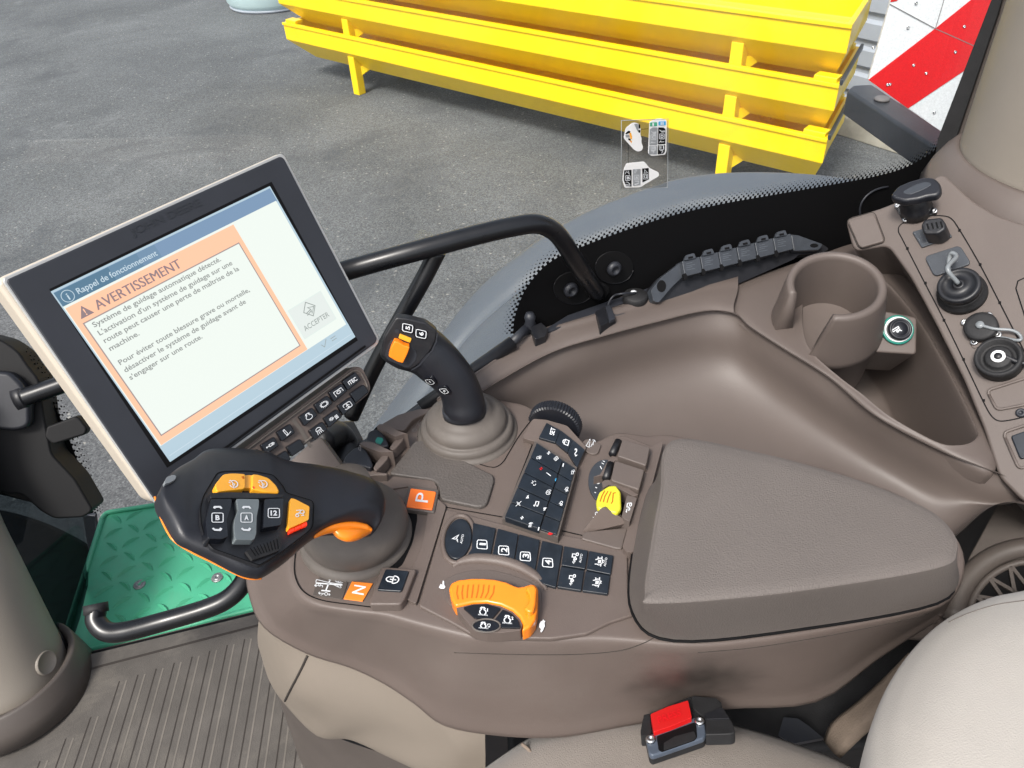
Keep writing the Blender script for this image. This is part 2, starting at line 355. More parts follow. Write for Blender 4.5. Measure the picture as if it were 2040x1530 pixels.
# asphalt
def asphalt():
    m = bpy.data.materials.new('asphalt'); m.use_nodes = True; t = m.node_tree; b = t.nodes['Principled BSDF']
    L = t.links.new; tc = t.nodes.new('ShaderNodeTexCoord'); b.inputs['Roughness'].default_value = .85; b.inputs['Specular IOR Level'].default_value = .3
    def nz(sc, det=6, ro=.6, w=0):
        n = t.nodes.new('ShaderNodeTexNoise'); n.inputs['Scale'].default_value = sc; n.inputs['Detail'].default_value = det; n.inputs['Roughness'].default_value = ro; n.inputs['Distortion'].default_value = w
        L(tc.outputs['Object'], n.inputs['Vector']); return n
    def ramp(src, a, c0, b_, c1):
        r = t.nodes.new('ShaderNodeValToRGB'); r.color_ramp.elements[0].position = a; r.color_ramp.elements[0].color = (*c0, 1)
        r.color_ramp.elements[1].position = b_; r.color_ramp.elements[1].color = (*c1, 1); L(src, r.inputs[0]); return r
    def mix(f, a, bb, mode='MIX'):
        x = t.nodes.new('ShaderNodeMix'); x.data_type = 'RGBA'; x.blend_type = mode
        if isinstance(f, float): x.inputs[0].default_value = f
        else: L(f, x.inputs[0])
        L(a, x.inputs[6]); L(bb, x.inputs[7]); return x.outputs[2]
    base = ramp(nz(.55, 5, .6, .4).outputs['Fac'], .35, (.080, .084, .088), .68, (.130, .135, .140))
    fine = ramp(nz(105, 4, .8).outputs['Fac'], .36, (.55, .55, .56), .64, (1.5, 1.5, 1.48))
    c = mix(1.0, base.outputs[0], fine.outputs[0], 'MULTIPLY')
    va = t.nodes.new('ShaderNodeTexVoronoi'); va.voronoi_dimensions = '2D'; va.inputs['Scale'].default_value = 85; L(tc.outputs['Object'], va.inputs['Vector'])
    sa = t.nodes.new('ShaderNodeSeparateColor'); L(va.outputs['Color'], sa.inputs[0]); ag = ramp(sa.outputs[1], .0, (.72, .72, .73), 1.0, (1.3, 1.3, 1.28))
    c = mix(1.0, c, ag.outputs[0], 'MULTIPLY')
    v = t.nodes.new('ShaderNodeTexVoronoi'); v.voronoi_dimensions = '2D'; v.inputs['Scale'].default_value = 11; v.inputs['Randomness'].default_value = 1; L(tc.outputs['Object'], v.inputs['Vector'])
    n3 = nz(2.2, 2, .5); spot = t.nodes.new('ShaderNodeMapRange'); spot.inputs[1].default_value = .13; spot.inputs[2].default_value = .07
    wob = nz(60, 2, .5); add = t.nodes.new('ShaderNodeMath'); add.operation = 'MULTIPLY_ADD'; add.inputs[1].default_value = .25; L(wob.outputs['Fac'], add.inputs[0]); L(v.outputs['Distance'], add.inputs[2])
    sb = t.nodes.new('ShaderNodeMath'); sb.operation = 'SUBTRACT'; L(add.outputs[0], sb.inputs[0]); sb.inputs[1].default_value = .11
    L(sb.outputs[0], spot.inputs[0])
    sel = t.nodes.new('ShaderNodeMath'); sel.operation = 'GREATER_THAN'; sel.inputs[1].default_value = .76
    sepc = t.nodes.new('ShaderNodeSeparateColor'); L(v.outputs['Color'], sepc.inputs[0]); L(sepc.outputs[0], sel.inputs[0])
    mu = t.nodes.new('ShaderNodeMath'); mu.operation = 'MULTIPLY'; L(spot.outputs[0], mu.inputs[0]); L(sel.outputs[0], mu.inputs[1])
    m3 = t.nodes.new('ShaderNodeMath'); m3.operation = 'MULTIPLY'; m3.inputs[1].default_value = .62; L(mu.outputs[0], m3.inputs[0])
    rgb = t.nodes.new('ShaderNodeRGB'); rgb.outputs[0].default_value = (.34, .33, .30, 1)
    c = mix(m3.outputs[0], c, rgb.outputs[0])
    st = ramp(nz(1.1, 4, .7, 1.5).outputs['Fac'], .60, (0, 0, 0), .72, (.5, .5, .5)); rgb2 = t.nodes.new('ShaderNodeRGB'); rgb2.outputs[0].default_value = (.185, .19, .195, 1)
    c = mix(st.outputs[0], c, rgb2.outputs[0])
    dk_ = ramp(nz(.9, 7, .68, 1.0).outputs['Fac'], .52, (0, 0, 0), .66, (.55, .55, .55)); rgb3 = t.nodes.new('ShaderNodeRGB'); rgb3.outputs[0].default_value = (.062, .066, .072, 1)
    c = mix(dk_.outputs[0], c, rgb3.outputs[0])
    L(c, b.inputs['Base Color'])
    bp = t.nodes.new('ShaderNodeBump'); bp.inputs['Strength'].default_value = .5; bp.inputs['Distance'].default_value = .006
    L(nz(90, 3, .7).outputs['Fac'], bp.inputs['Height']); L(bp.outputs[0], b.inputs['Normal']); M['asphalt'] = m
asphalt()
def glassmat(name, tint, gl=.04, rough=.02):
    m = bpy.data.materials.new(name); m.use_nodes = True; t = m.node_tree; t.nodes.clear(); L = t.links.new
    o = t.nodes.new('ShaderNodeOutputMaterial'); tr = t.nodes.new('ShaderNodeBsdfTransparent'); tr.inputs[0].default_value = (*tint, 1)
    g = t.nodes.new('ShaderNodeBsdfGlossy'); g.inputs['Roughness'].default_value = rough
    lw = t.nodes.new('ShaderNodeFresnel' if name != 'tintglass' else 'ShaderNodeValue')
    if name == 'tintglass': lw.outputs[0].default_value = .03
    else: lw.inputs[0].default_value = 1.45
    mx = t.nodes.new('ShaderNodeMixShader')
    L(lw.outputs[0], mx.inputs[0]); L(tr.outputs[0], mx.inputs[1]); L(g.outputs[0], mx.inputs[2]); L(mx.outputs[0], o.inputs[0]); M[name] = m
def hazyglass():  # translucent dust noise painted in to imitate reflected haze on the pane
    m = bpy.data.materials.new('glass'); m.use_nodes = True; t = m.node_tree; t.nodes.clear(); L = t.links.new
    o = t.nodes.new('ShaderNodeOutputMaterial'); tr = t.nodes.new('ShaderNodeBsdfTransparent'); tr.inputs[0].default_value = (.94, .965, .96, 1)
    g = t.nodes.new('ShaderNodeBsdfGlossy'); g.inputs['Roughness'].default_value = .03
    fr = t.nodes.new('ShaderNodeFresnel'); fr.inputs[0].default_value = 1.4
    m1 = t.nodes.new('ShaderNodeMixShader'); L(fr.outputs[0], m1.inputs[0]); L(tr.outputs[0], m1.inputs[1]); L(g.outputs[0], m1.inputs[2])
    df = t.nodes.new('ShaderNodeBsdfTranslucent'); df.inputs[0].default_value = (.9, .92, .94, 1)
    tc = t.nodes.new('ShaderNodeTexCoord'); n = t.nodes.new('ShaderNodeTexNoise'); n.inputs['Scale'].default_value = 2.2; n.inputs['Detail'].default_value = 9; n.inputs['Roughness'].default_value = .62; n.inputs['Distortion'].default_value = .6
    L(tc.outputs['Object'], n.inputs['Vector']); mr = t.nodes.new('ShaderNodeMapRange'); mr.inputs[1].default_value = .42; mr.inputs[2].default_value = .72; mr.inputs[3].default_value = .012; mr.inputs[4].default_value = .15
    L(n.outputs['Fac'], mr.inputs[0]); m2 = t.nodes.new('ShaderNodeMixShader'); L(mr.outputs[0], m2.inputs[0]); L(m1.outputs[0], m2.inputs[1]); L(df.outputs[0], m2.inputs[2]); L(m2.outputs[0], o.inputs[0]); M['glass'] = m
hazyglass()
mat('rib_lit_edge', (.125, .112, .098), .6, .3, noise=(14, .2))
mat('boltgrey', (.22, .23, .23), .4, .5, .6, dirt=(200, .3))
mat('blackmatte', (.004, .004, .0045), .6, .25)
mat('railblack', (.004, .0045, .006), .30, .5, noise=(30, .2), rvar=.06)
glassmat('tintglass', (.34, .38, .40))
glassmat('film', (.93, .92, .90), rough=.1)

def decalmat(name, col):
    m = bpy.data.materials.new(name); m.use_nodes = True; t = m.node_tree; t.nodes.clear(); L = t.links.new
    o = t.nodes.new('ShaderNodeOutputMaterial'); a = t.nodes.new('ShaderNodeBsdfDiffuse'); b = t.nodes.new('ShaderNodeBsdfTranslucent'); mx = t.nodes.new('ShaderNodeMixShader')
    a.inputs[0].default_value = (*col, 1); b.inputs[0].default_value = (*col, 1); mx.inputs[0].default_value = .55
    L(a.outputs[0], mx.inputs[1]); L(b.outputs[0], mx.inputs[2]); L(mx.outputs[0], o.inputs[0]); M[name] = m
decalmat('decal_white', (.95, .95, .95)); decalmat('decal_grey', (.42, .44, .46))
# ================================================================== THE YARD OUTSIDE
g = mk('ground', [(-60, -60, 0), (60, -60, 0), (60, 60, 0), (-60, 60, 0)], [(0, 1, 2, 3)], M['asphalt'], loc=(0, 0, 0)); g['kind'] = 'structure'
# ---- three stacked yellow steel troughs
A0 = P(708, 185, CZ); TU = Vector((math.cos(math.radians(-42)), math.sin(math.radians(-42)), 0)); TN = Vector((-TU.y, TU.x, 0))  # TN points away from the camera
if TN.y < 0: TN = -TN
TA = A0 + TU * 0
def trough(i, label):
    z0 = .275 + .35 * i; b = TA + Vector((0, 0, 0))
    root = thing('steel_trough', label, 'trough', TA + TU * 2 + TN * .4 + Vector((0, 0, z0 - .27)), 'yellow steel troughs stacked in the yard')
    def W(s, d, z): return TA + TU * s + TN * (d - .06) + Vector((0, 0, z))
    s0, s1, dp = -.93, 4.90, .80; f = .24; zb, zm, zt = z0 - .045, z0 + .140, z0 + .310
    prof = [(0, zt), (0, zm), (.16, zb), (dp - .16, zb), (dp, zm), (dp, zt)]
    inn = [(.035, zt - .0), (.035, zm + .01), (.215, zb + .015), (dp - .215, zb + .015), (dp - .035, zm + .01), (dp - .035, zt)]
    vs = []; fs = []
    def ring(pr, sgn, e):
        out = []
        for d, z in pr:
            k = max(0, (zm - z)) / (zm - zb)
            out.append(W((s0 + f * k + e) if sgn < 0 else (s1 - .06 * k - e - .17 * d / dp), d, z))
        return out
    a, b_, c, d_ = ring(prof, -1, 0), ring(prof, 1, 0), ring(inn, -1, .035), ring(inn, 1, .035)
    vs = a + b_ + c + d_; n = 6
    for j in range(n - 1):
        fs.append((j, j + 1, n + j + 1, n + j)); fs.append((2 * n + j, 3 * n + j, 3 * n + j + 1, 2 * n + j + 1))
    fs += [(5, 4, 3, 2, 1, 0), (6, 7, 8, 9, 10, 11), (12, 13, 14, 15, 16, 17), (23, 22, 21, 20, 19, 18)]
    fs += [(0, 6, 18, 12), (5, 17, 23, 11), (0, 12, 17, 5), (6, 11, 23, 18)]
    o = mk('body', vs, fs, M['yellow'], root, smooth=False); fixn(o); bev(o, .006, 2)
    U, N, Z = TU, TN, Vector((0, 0, 1))
    # folded top rim
    for (d, nm) in ((-.004, 'rim'), (dp + .004, 'rim')):
        e_ = s1 - .17 * max(0, d) / dp; box3(nm, W((s0 + e_) / 2, d, zt - .012), U, N, Z, (e_ - s0) / 2, .009, .013, M['yellow'], root, .003)
    lz = (0.0 if i == 0 else z0 - .08)
    for s_ in (0.06, 4.17):
        for d in (.07, dp - .07):
            top = z0 + .10
            box3('leg', W(s_, d, (lz + top) / 2), U, N, Z, .045, .045, (top - lz) / 2, M['yellow'], root, .006)
        mk('gusset', [W(s_ + .045, .10, z0 + .0), W(s_ + .15, .20, z0 - .001), W(s_ + .045, .10, z0 - .09), W(s_ + .045, .13, z0), W(s_ + .15, .23, z0 - .001), W(s_ + .045, .13, z0 - .09)], [(0, 1, 2), (5, 4, 3), (0, 3, 4, 1), (1, 4, 5, 2), (2, 5, 3, 0)], M['yellow'], root, False)
    for s_ in (1.0, 2.05, 3.1):
        box3('cross_bar', W(s_, dp / 2, z0 - .025), U, N, Z, .04, dp / 2 - .28, .024, M['yellow'], root, .004)
    # stacking bracket plates at the right end
    if i < 2:
        box3('stacking_bracket', W(s1 - .10, .05, zt + .012), U, N, Z, .075, .045, .018, M['yellow'], root, .006)
        eu = (W(s1 - .17, dp, 0) - W(s1, 0, 0)).normalized(); box3('grey_end_strip', W(s1 - .080, dp / 2, zt + .010), eu.cross(Z), eu, Z, .010, (W(s1 - .17, dp, 0) - W(s1, 0, 0)).length / 2, .018, M['greyplastic'], root, .003)
        box3('stacking_bracket', W(s1 - .28, dp - .05, zt + .012), U, N, Z, .075, .045, .018, M['yellow'], root, .006)
        box3('stacking_bracket', W(s0 + .12, .06, zt + .012), U, N, Z, .08, .05, .018, M['yellow'], root, .006)
    return root
trough(0, 'lowest of the three stacked yellow steel troughs, its square legs standing on the asphalt')
trough(1, 'middle yellow steel trough, resting between the lowest and the topmost one')
trough(2, 'topmost yellow steel trough of the stack, open top with its empty inside showing')
# ---- white round tank behind the left end of the troughs
c = P(552, 27, CZ); c.z = 0
hv = Vector((c.x, c.y, 0)).normalized(); c = c + hv * .64
t = thing('white_tank', 'white round plastic tank base beyond the left end of the yellow troughs', 'tank', c)
revolve('shell', c, (0, 0, 1), [(.60, 0.02), (.66, .10), (.68, .4), (.66, .9), (.5, 1.1), (.001, 1.15)], M['whiteplastic'], t, n=48)
revolve('foot_ring', c, (0, 0, 1), [(.61, 0), (.64, .03), (.60, .045)], M['wallwhite'], t, n=48)
# ---- corrugated wall of the building at the right
wd = Vector((math.cos(math.radians(-56)), math.sin(math.radians(-56)), 0)); wn = Vector((-wd.y, wd.x, 0)); 
w0 = P(1671, 262, CZ) + wd * -4
wt = thing('corrugated_wall', 'pale corrugated metal wall with horizontal slats behind the yellow troughs', 'wall', w0)
vs = []; fs = []; prof = []; z = .16
while z < 3.4:
    prof += [(0, z), (0, z + .115), (.03, z + .14), (.03, z + .175)]; z += .20
for d, z in prof: vs += [w0 + wn * d + Vector((0, 0, z)), w0 + wd * 9 + wn * d + Vector((0, 0, z))]
for i in range(len(prof) - 1): fs.append((2 * i, 2 * i + 1, 2 * i + 3, 2 * i + 2))
o = mk('cladding', vs, fs, M['wallwhite'], wt, False); m = o.modifiers.new('s', 'SOLIDIFY'); m.thickness = .02
box3('concrete_plinth', w0 + wd * 4.5 + wn * .03 + Vector((0, 0, .08)), wd, wn, Vector((0, 0, 1)), 4.5, .10, .08, M['concrete'], wt, .01)
# ---- red and white warning board on its beam
WB = Pl(P(1780, 150, .40) + Vector((0, 0, 0)), Vector((-.25, -1, .30)))
# put the board about two metres from the eye
c0 = EYE + ray(1830, 150) * 1.75; WB = Pl(c0, Vector((-.22, -1, .22)))
wb = thing('warning_board', 'red and white striped warning board with rivets, standing on a dark steel beam', 'warning board', WB.at((1805, 215)))
bpts = [(1730, 159), (1777, -6), (1900, -120), (2060, -60), (2010, 120), (1962, 205), (1900, 280), (1881, 267), (1809, 216)]
slab('board', bpts, WB, 0, .012, M['signwhite'], wb, bw=.001)
slab('red_stripe', [(1730, 159), (1863, 57), (1934, 0), (1990, -45), (2050, 20), (1930, 135), (1809, 216)], WB, .0012, .001, M['signred'], wb)
slab('red_corner', [(1774, 4), (1777, -5), (1800, -30), (1820, -30), (1786, 2)], WB, .0012, .001, M['signred'], wb)
for a in ([(1772, 8), (1863, 57), (1946, 94), (2000, 118)], [(1863, 57), (1886, -20)]):
    stroke('panel_joint', [[WB.at(p) for p in a]], WB, .0013, M['faint'], wb, .0016)
for p in [(1740, 95), (1809, 55), (1768, 215 - 46), (1820, 130), (1845, 146), (1903, 104), (1921, 53), (1861, 224), (1825, 6), (1773, 168)]:
    screw(WB.at(p, .0014), WB.n, .0028, wb, M['steel'], 'rivet')
# beam: top face traced, box section hanging below
bm_t = [EYE + ray(*p) * d for p, d in (((1688, 176), 1.74), ((1716, 166), 1.86), ((1733, 168), 1.90), ((1885, 268), 1.55), ((1890, 305), 1.40), ((1868, 290), 1.38))]
zt = bm_t[0].z
def onz(p, z): v = ray(*p); return EYE + v * ((z - CZ) / v.z)
zt = (EYE + ray(1690, 176) * 1.62).z
tp = [onz(p, zt) for p in ((1688, 178), (1698, 169), (1738, 167), (1905, 277), (1900, 318), (1872, 300))]
bmr = thing('steel_beam', 'dark grey steel beam with bolts, carrying the red and white warning board', 'beam', sum(tp, Vector()) / 6)
n = len(tp); bt = [p - Vector((0, 0, .046)) for p in tp]
o = mk('section', tp + bt, [list(range(n)), list(range(2 * n - 1, n - 1, -1))] + [(i, i + n, (i + 1) % n + n, (i + 1) % n) for i in range(n)], M['beam'], bmr); fixn(o); bev(o, .006, 3)
revolve('pale_plug', onz((1757, 199), zt + .001), (0, 0, 1), [(.013, 0), (.013, .003), (.010, .005), (.001, .005)], M['faint'], bmr, n=20)
screw(onz((1746, 252), zt - .05), Vector((-.3, -.6, -.7)), .012, bmr, M['beam'], 'bolt')
for p in ((1700, 205), (1718, 214), (1766, 248)):
    screw(onz(p, zt - .04) + Vector((-.004, -.006, 0)), Vector((-.6, -.75, 0)), .004, bmr, M['darkgrey'], 'rivet')
# ---- rear mudguard outside the side window
outer = [((735, 885), 1.32), ((751, 842), 1.22), ((840, 722), 1.06), ((931, 600), .95), ((1025, 513), .86), ((1135, 439), .79), ((1253, 388), .745), ((1358, 355), .72), ((1491, 343), .70), ((1671, 353), .69), ((1900, 395), .70)]
O = [P(*p, d) for p, d in outer]
def shift(L, dx, dy, dz): return [p + Vector((dx, dy, dz)) for p in L]
fen = thing('mudguard', 'grey blue rear wheel mudguard arching outside the side window', 'mudguard', O[6])
C = Vector((.25, -.12, 0))
inw = [(-.10) for _ in O]
rows = [shift(O, .03, .03, -.10), shift(O, .004, .012, -.02), O, shift(O, -.002, -.05, .006), shift(O, -.002, -.10, .004), shift(O, 0, -.125, -.012), shift(O, 0, -.15, -.010), shift(O, 0, -.17, .010), shift(O, .0, -.30, .010), shift(O, .0, -.42, -.02)]
loft('shell', rows, M['fender'], fen, su=6, sv=3, thick=.006)
# ---- front wheel seen through the lower front glass
tw = thing('front_tyre', 'black front tyre beyond the cab corner, left of the green step', 'tyre', P(60, 1200, 1.9))
cc = P(-40, 1290, 2.0); ax = Vector((.15, 1, .05)).normalized()
revolve('tread', cc, ax, [(.20, -.26), (.33, -.27), (.40, -.22), (.42, -.1), (.42, .1), (.40, .22), (.33, .27), (.20, .26)], M['rubber'], tw, n=60)
# ---- green chequer plate step
GP = H(1.30)
gs = thing('step_plate', 'green painted chequer plate step outside the cab floor edge', 'step', GP.at((330, 1150)))
gpts = [(207, 1022), (330, 1003), (480, 1010), (560, 1100), (560, 1195), (512, 1212), (153, 1302), (122, 1290)]
slab('deck', gpts, GP, 0, .01, M['green'], gs, r=14, bw=.002)
rim = [GP.at(p, .003) for p in rnd(gpts, 14)]; rim.append(rim[0])
tube('edge_lip', rim, .0055, M['green'], gs, n=8, smoothpath=False)
# raised lozenges
GB = GP.at((330, 1150)); gu = (GP.at((512, 1212)) - GP.at((153, 1302))).normalized(); gv = Vector((-gu.y, gu.x, 0))
poly = [GP.at(p) for p in gpts]
def inside(p, poly):
    r = False; n = len(poly)
    for i in range(n):
        a, b = poly[i], poly[i - 1]
        if (a.y > p.y) != (b.y > p.y) and p.x < (b.x - a.x) * (p.y - a.y) / (b.y - a.y) + a.x: r = not r
    return r
vs = []; fs = []; K = 0
for i in range(-12, 13):
    for j in range(-12, 13):
        c = GB + gu * (i * .041) + gv * (j * .041); 
        if not all(inside(c + d, poly) for d in (gu * .022, -gu * .022, gv * .022, -gv * .022)): continue
        d = (gu * .86 + gv * .5) if (i + j) % 2 else (gu * .62 - gv * .78); d = d.normalized(); e = Vector((-d.y, d.x, 0)); L = .0215; Wd = .0046
        b0 = len(vs); m_ = 7
        for k in range(m_):
            t_ = -1 + 2 * k / (m_ - 1); w_ = Wd * (1 - t_ * t_); h = .0060 * (1 - t_ * t_) + .0001
            bow = e * (.0045 * (1 - t_ * t_))
            vs += [c + bow + d * L * t_ + e * (w_ + .0002), c + bow + d * L * t_ + Vector((0, 0, h)), c + bow + d * L * t_ - e * (w_ + .0002)]
        for k in range(m_ - 1):
            q = b0 + 3 * k; fs += [(q, q + 3, q + 4, q + 1), (q + 1, q + 4, q + 5, q + 2)]
o = mk('chequer_pattern', vs, fs, M['green'], gs, False); o['kind'] = 'stuff'; 
for p in ((278, 1165), (433, 1151), (585, 1140)):
    revolve('bolt', GP.at(p), (0, 0, 1), [(.0125, 0), (.0125, .0015), (.0105, .0028), (.0075, .0018), (.007, .0035), (.004, .0035), (.0035, .001), (.001, .001)], M['boltgrey'], gs, n=20)
# ================================================================== CAB SHELL
# roof (above the picture; it shades the cab as in the photo)
CABROOF = False
if CABROOF:
    rp = [(-.85, -.75), (1.15, -.65), (1.1, .95), (-.85, .62)]
    z = CZ + .50
    vs = [Vector((x, y, z)) for x, y in rp] + [Vector((x, y, z + .16)) for x, y in rp]
    o = mk('headliner', vs, [(0, 1, 2, 3), (7, 6, 5, 4), (0, 4, 5, 1), (1, 5, 6, 2), (2, 6, 7, 3), (3, 7, 4, 0)], M['pillar'], loc=(0, 0, z)); fixn(o); bev(o, .04, 3)
    tag(o, 'pale cab headliner above the seat', 'headliner')
FL = H(1.25)
# cab floor under the mat
fl = [FL.at(p, -.03) for p in ((153, 1304), (515, 1216))]
e = (fl[1] - fl[0]).normalized()
fp = [fl[0], fl[0] + e * 1.25, Vector((1.0, -.6, fl[0].z)), Vector((-1.1, -.6, fl[0].z)), Vector((-1.1, .62, fl[0].z))]
n = len(fp); vs = fp + [p - Vector((0, 0, .12)) for p in fp]
o = mk('cab_floor', vs, [list(range(n)), list(range(2 * n - 1, n - 1, -1))] + [(i, i + n, (i + 1) % n + n, (i + 1) % n) for i in range(n)], M['taupe_dark'], smooth=False); fixn(o); o['kind'] = 'structure'
# ribbed mat
mt = thing('floor_mat', 'brown ribbed rubber floor mat between the cab corner pillar and the seat console', 'floor mat', FL.at((300, 1420)))
mp = [(151, 1309), (513, 1221), (640, 1260), (760, 1560), (700, 1700), (-100, 1700), (-100, 1400), (60, 1400)]
slab('sheet', mp, FL, -.002, .02, M['mat'], mt, bw=.003)
stroke('edge_gap', [[FL.at(p) for p in ((140, 1310), (153, 1303), (330, 1260), (520, 1213))]], FL, .010, M['seam'], mt, -.010)
stroke('edge_groove', [[FL.at(p) for p in ((173, 1334), (200, 1326), (520, 1243))]], FL, .005, M['groove'], mt, -.0015)
rib = []
a1, b1 = FL.at((322, 1318)), FL.at((262, 1530)); a2, b2 = FL.at((432, 1286)), FL.at((379, 1530))
dv = ((b1 - a1) + (b2 - a2)).normalized(); hu = (a2 - a1); per = .0302
uu = Vector((-dv.y, dv.x, 0)); uu = uu if uu.x > 0 else -uu
E1 = FL.at((200, 1368)); E2 = FL.at((500, 1268)); ee = (E2 - E1).normalized()
k = -9
lines = []; lit_edges = []
for k in range(-9, 14):
    st = E1 + ee * (.0 + k * .0315) + dv * .0
    if k < 1: st = st + dv * (.03 + (1 - k) * .026)
    lines.append([st, st + dv * .62]); lit_edges.append([st + uu * .0125, st + uu * .0125 + dv * .62])
stroke('rib_groove', lines, FL, .0022, M['groove'], mt, -.0016)
rr = stroke('painted_rib_edge', lit_edges, FL, .0030, M['rib_lit_edge'], mt, -.0016)  # flat pale ribbons, the lit edge of each rib put into colour
# ---- corner pillar at left with collar
lp = thing('corner_pillar', 'beige cab corner post at the left, standing in a brown floor collar', 'pillar', P(20, 1420, 1.25))
pts = [P(22, 1366, 1.24), P(4, 1325, 1.20), P(-70, 1180, 1.06), P(-125, 1060, .98), P(-160, 930, .90), P(-190, 800, .80)]
post = tube('post', pts, [.096, .096, .094, .093, .092, .09], M['pillar'], lp, n=40)
cpl = Pl(P(92, 1326, 1.19), (P(92, 1326, 1.19) - P(22, 1346, 1.21)) + Vector((0, -.03, 0)))
# collar
cc = P(20, 1362, 1.235); axp = (P(-70, 1180, 1.06) - P(22, 1366, 1.24)).normalized(); axp = (axp + Vector((0, 0, 1.2))).normalized()
revolve('floor_collar', cc, axp, [(.132, -.03), (.126, .0), (.119, .030), (.115, .034), (.107, .030), (.105, -.01)], M['taupe_dark'], lp, n=48)
# round badge boss
h1, h2, h3 = hit(post, (92, 1320), 0), hit(post, (100, 1320), 0), hit(post, (92, 1330), 0)
bn = (h2 - h1).cross(h3 - h1).normalized(); bn = bn if bn.dot(EYE - h1) > 0 else -bn
revolve('round_boss', h1, bn, [(.021, -.02), (.021, .0025), (.0185, .0032), (.018, .0018), (.001, .0018)], M['pillar'], lp, n=28)
# ---- dark glass of the front corner and its black edge trim
fg = thing('corner_glass', 'dark tinted cab corner glass beside the left beige post', 'window', P(60, 1100, 1.1))
GPn = P3((4, 1085, 1.05), (132, 1290, 1.24), (150, 1050, 1.25))
slab('pane', [(-60, 960), (60, 1000), (190, 1030), (192, 1095), (160, 1230), (140, 1292), (128, 1290), (5, 1085)], GPn, 0, .004, M['tintglass'], fg)
tube('edge_seal', [GPn.at(p, .004) for p in ((2, 1080), (60, 1180), (132, 1292))], .006, M['rubber'], fg, n=8)
# ---- black equipment housing low in the front corner
be = thing('door_lock_housing', 'black moulded lock housing in the cab corner behind the screen', 'lock housing', P(60, 900, .95))
KP = Pl(P(60, 860, .93), Vector((.25, -.8, .55)))
slab('cover', [(-60, 660), (0, 676), (20, 688), (38, 702), (55, 728), (78, 757), (88, 830), (103, 905), (150, 955), (186, 1017), (166, 1031), (108, 1034), (82, 1020), (42, 984), (12, 985), (-60, 960)], KP, .02, .09, M['blackmatte'], be, r=10, bw=.012, seg=4)
slab('raised_shell', [(-60, 735), (0, 740), (20, 742), (45, 765), (60, 800), (60, 850), (30, 860), (-60, 850)], KP, .045, .06, M['softblack'], be, r=14, bw=.015, seg=4)
revolve('socket', KP.at((45, 793), .03), (KP.at((115, 768), .03) - KP.at((45, 793), .03)), [(.024, -.01), (.024, .006), (.018, .012), (.015, .012), (.015, 0)], M['black'], be, n=28)
tube('grab_bar', [KP.at((45, 793), .045), KP.at((100, 774), .045), KP.at((190, 742), .045)], .0165, M['railblack'], be, n=20)
slab('lever_arm', [(92, 850), (150, 829), (158, 833), (174, 853), (170, 866), (105, 886), (88, 872)], KP, .06, .03, M['blackmatte'], be, r=6, bw=.004)
# frit dots on the front glass behind it
FG2 = Pl(P(150, 900, 1.02), Vector((.15, -1, .3)))
fd = []; dots_v = []; dots_f = []
def dot(pl, c, s, ang=0):
    b0 = len(dots_v); u = pl.n.cross(Vector((0, 0, 1))).normalized(); v = pl.n.cross(u)
    ca, sa = math.cos(ang), math.sin(ang)
    for a, b in ((-1, -1), (1, -1), (1, 1), (-1, 1)): dots_v.append(c + (u * (a * ca - b * sa) + v * (a * sa + b * ca)) * s)
    dots_f.append((b0, b0 + 1, b0 + 2, b0 + 3))
cur = crom([Vector((x, y, 0)) for x, y in [(44, 705), (80, 745), (112, 800), (140, 860), (162, 920), (184, 985), (190, 1018)]], 5)
for i, p in enumerate(cur):
    q = cur[min(i + 1, len(cur) - 1)] - cur[max(i - 1, 0)]; q.normalize(); nn = Vector((-q.y, q.x, 0)); nn = nn if nn.x > 0 else -nn
    for r in range(5):
        c = p + nn * (r * 5.2 - 6) + q * (3 if r % 2 else 0); dot(FG2, FG2.at((c.x, c.y)), .0017 * (1.3 - r * .2), .78)
o = mk('frit_dots', dots_v, dots_f, M['seam'], fg, False)
slab('frit_border', [(-20, 690), (40, 702), (78, 750), (105, 800), (132, 860), (155, 920), (178, 985), (186, 1022), (150, 1030), (60, 1000), (-20, 980)], FG2, -.001, .001, M['seam'], fg)
# dark rubber strip below
slab('rubber_strip', [(164, 1028), (190, 1026), (197, 1090), (190, 1110), (176, 1100)], Pl(P(180, 1060, 1.4), (0, -1, .2)), 0, .01, M['darkgrey'], fg, bw=.002)
# ---- side window: pane, frit band, frit dots
Wo = Vector((.017, .82, CZ - .55)); Wu = Vector((.938, .346, 0)).normalized(); Wn = Vector((Wu.y, -Wu.x, 0))
WP = Pl(Wo, Wn)
sw = thing('side_window', 'clear side window pane with a black dotted border above the fuse strip', 'window', WP.at((1300, 560)))
pane = [WP.at(p) for p in ((700, 900), (1060, 660), (1300, 585), (1700, 480), (1905, 330), (1960, 130), (2030, -260), (-40, -330), (-40, 500), (300, 900))]
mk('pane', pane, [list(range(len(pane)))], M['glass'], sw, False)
fr_top = [(1022, 662), (1026, 630), (1045, 580), (1080, 535), (1120, 508), (1170, 487), (1240, 461), (1330, 432), (1430, 408), (1530, 390), (1640, 371), (1740, 352), (1800, 335), (1850, 308), (1880, 282)]
fr_bot = [(1030, 690), (1060, 690), (1100, 672), (1130, 662), (1180, 645), (1230, 630), (1290, 612), (1350, 600), (1450, 575), (1560, 540), (1650, 520), (1750, 480), (1800, 460), (1850, 430), (1890, 400)]
ct = crom([Vector((*p, 0)) for p in fr_top], 10); cb = crom([Vector((*p, 0)) for p in fr_bot], 10)
vs = [WP.at(p, .001) for p in ct] + [WP.at(p, .001) for p in cb]; n = len(ct)
mk('frit_band', vs, [(i, i + 1, n + i + 1, n + i) for i in range(n - 1)], M['seam'], sw, False)
dots_v = []; dots_f = []
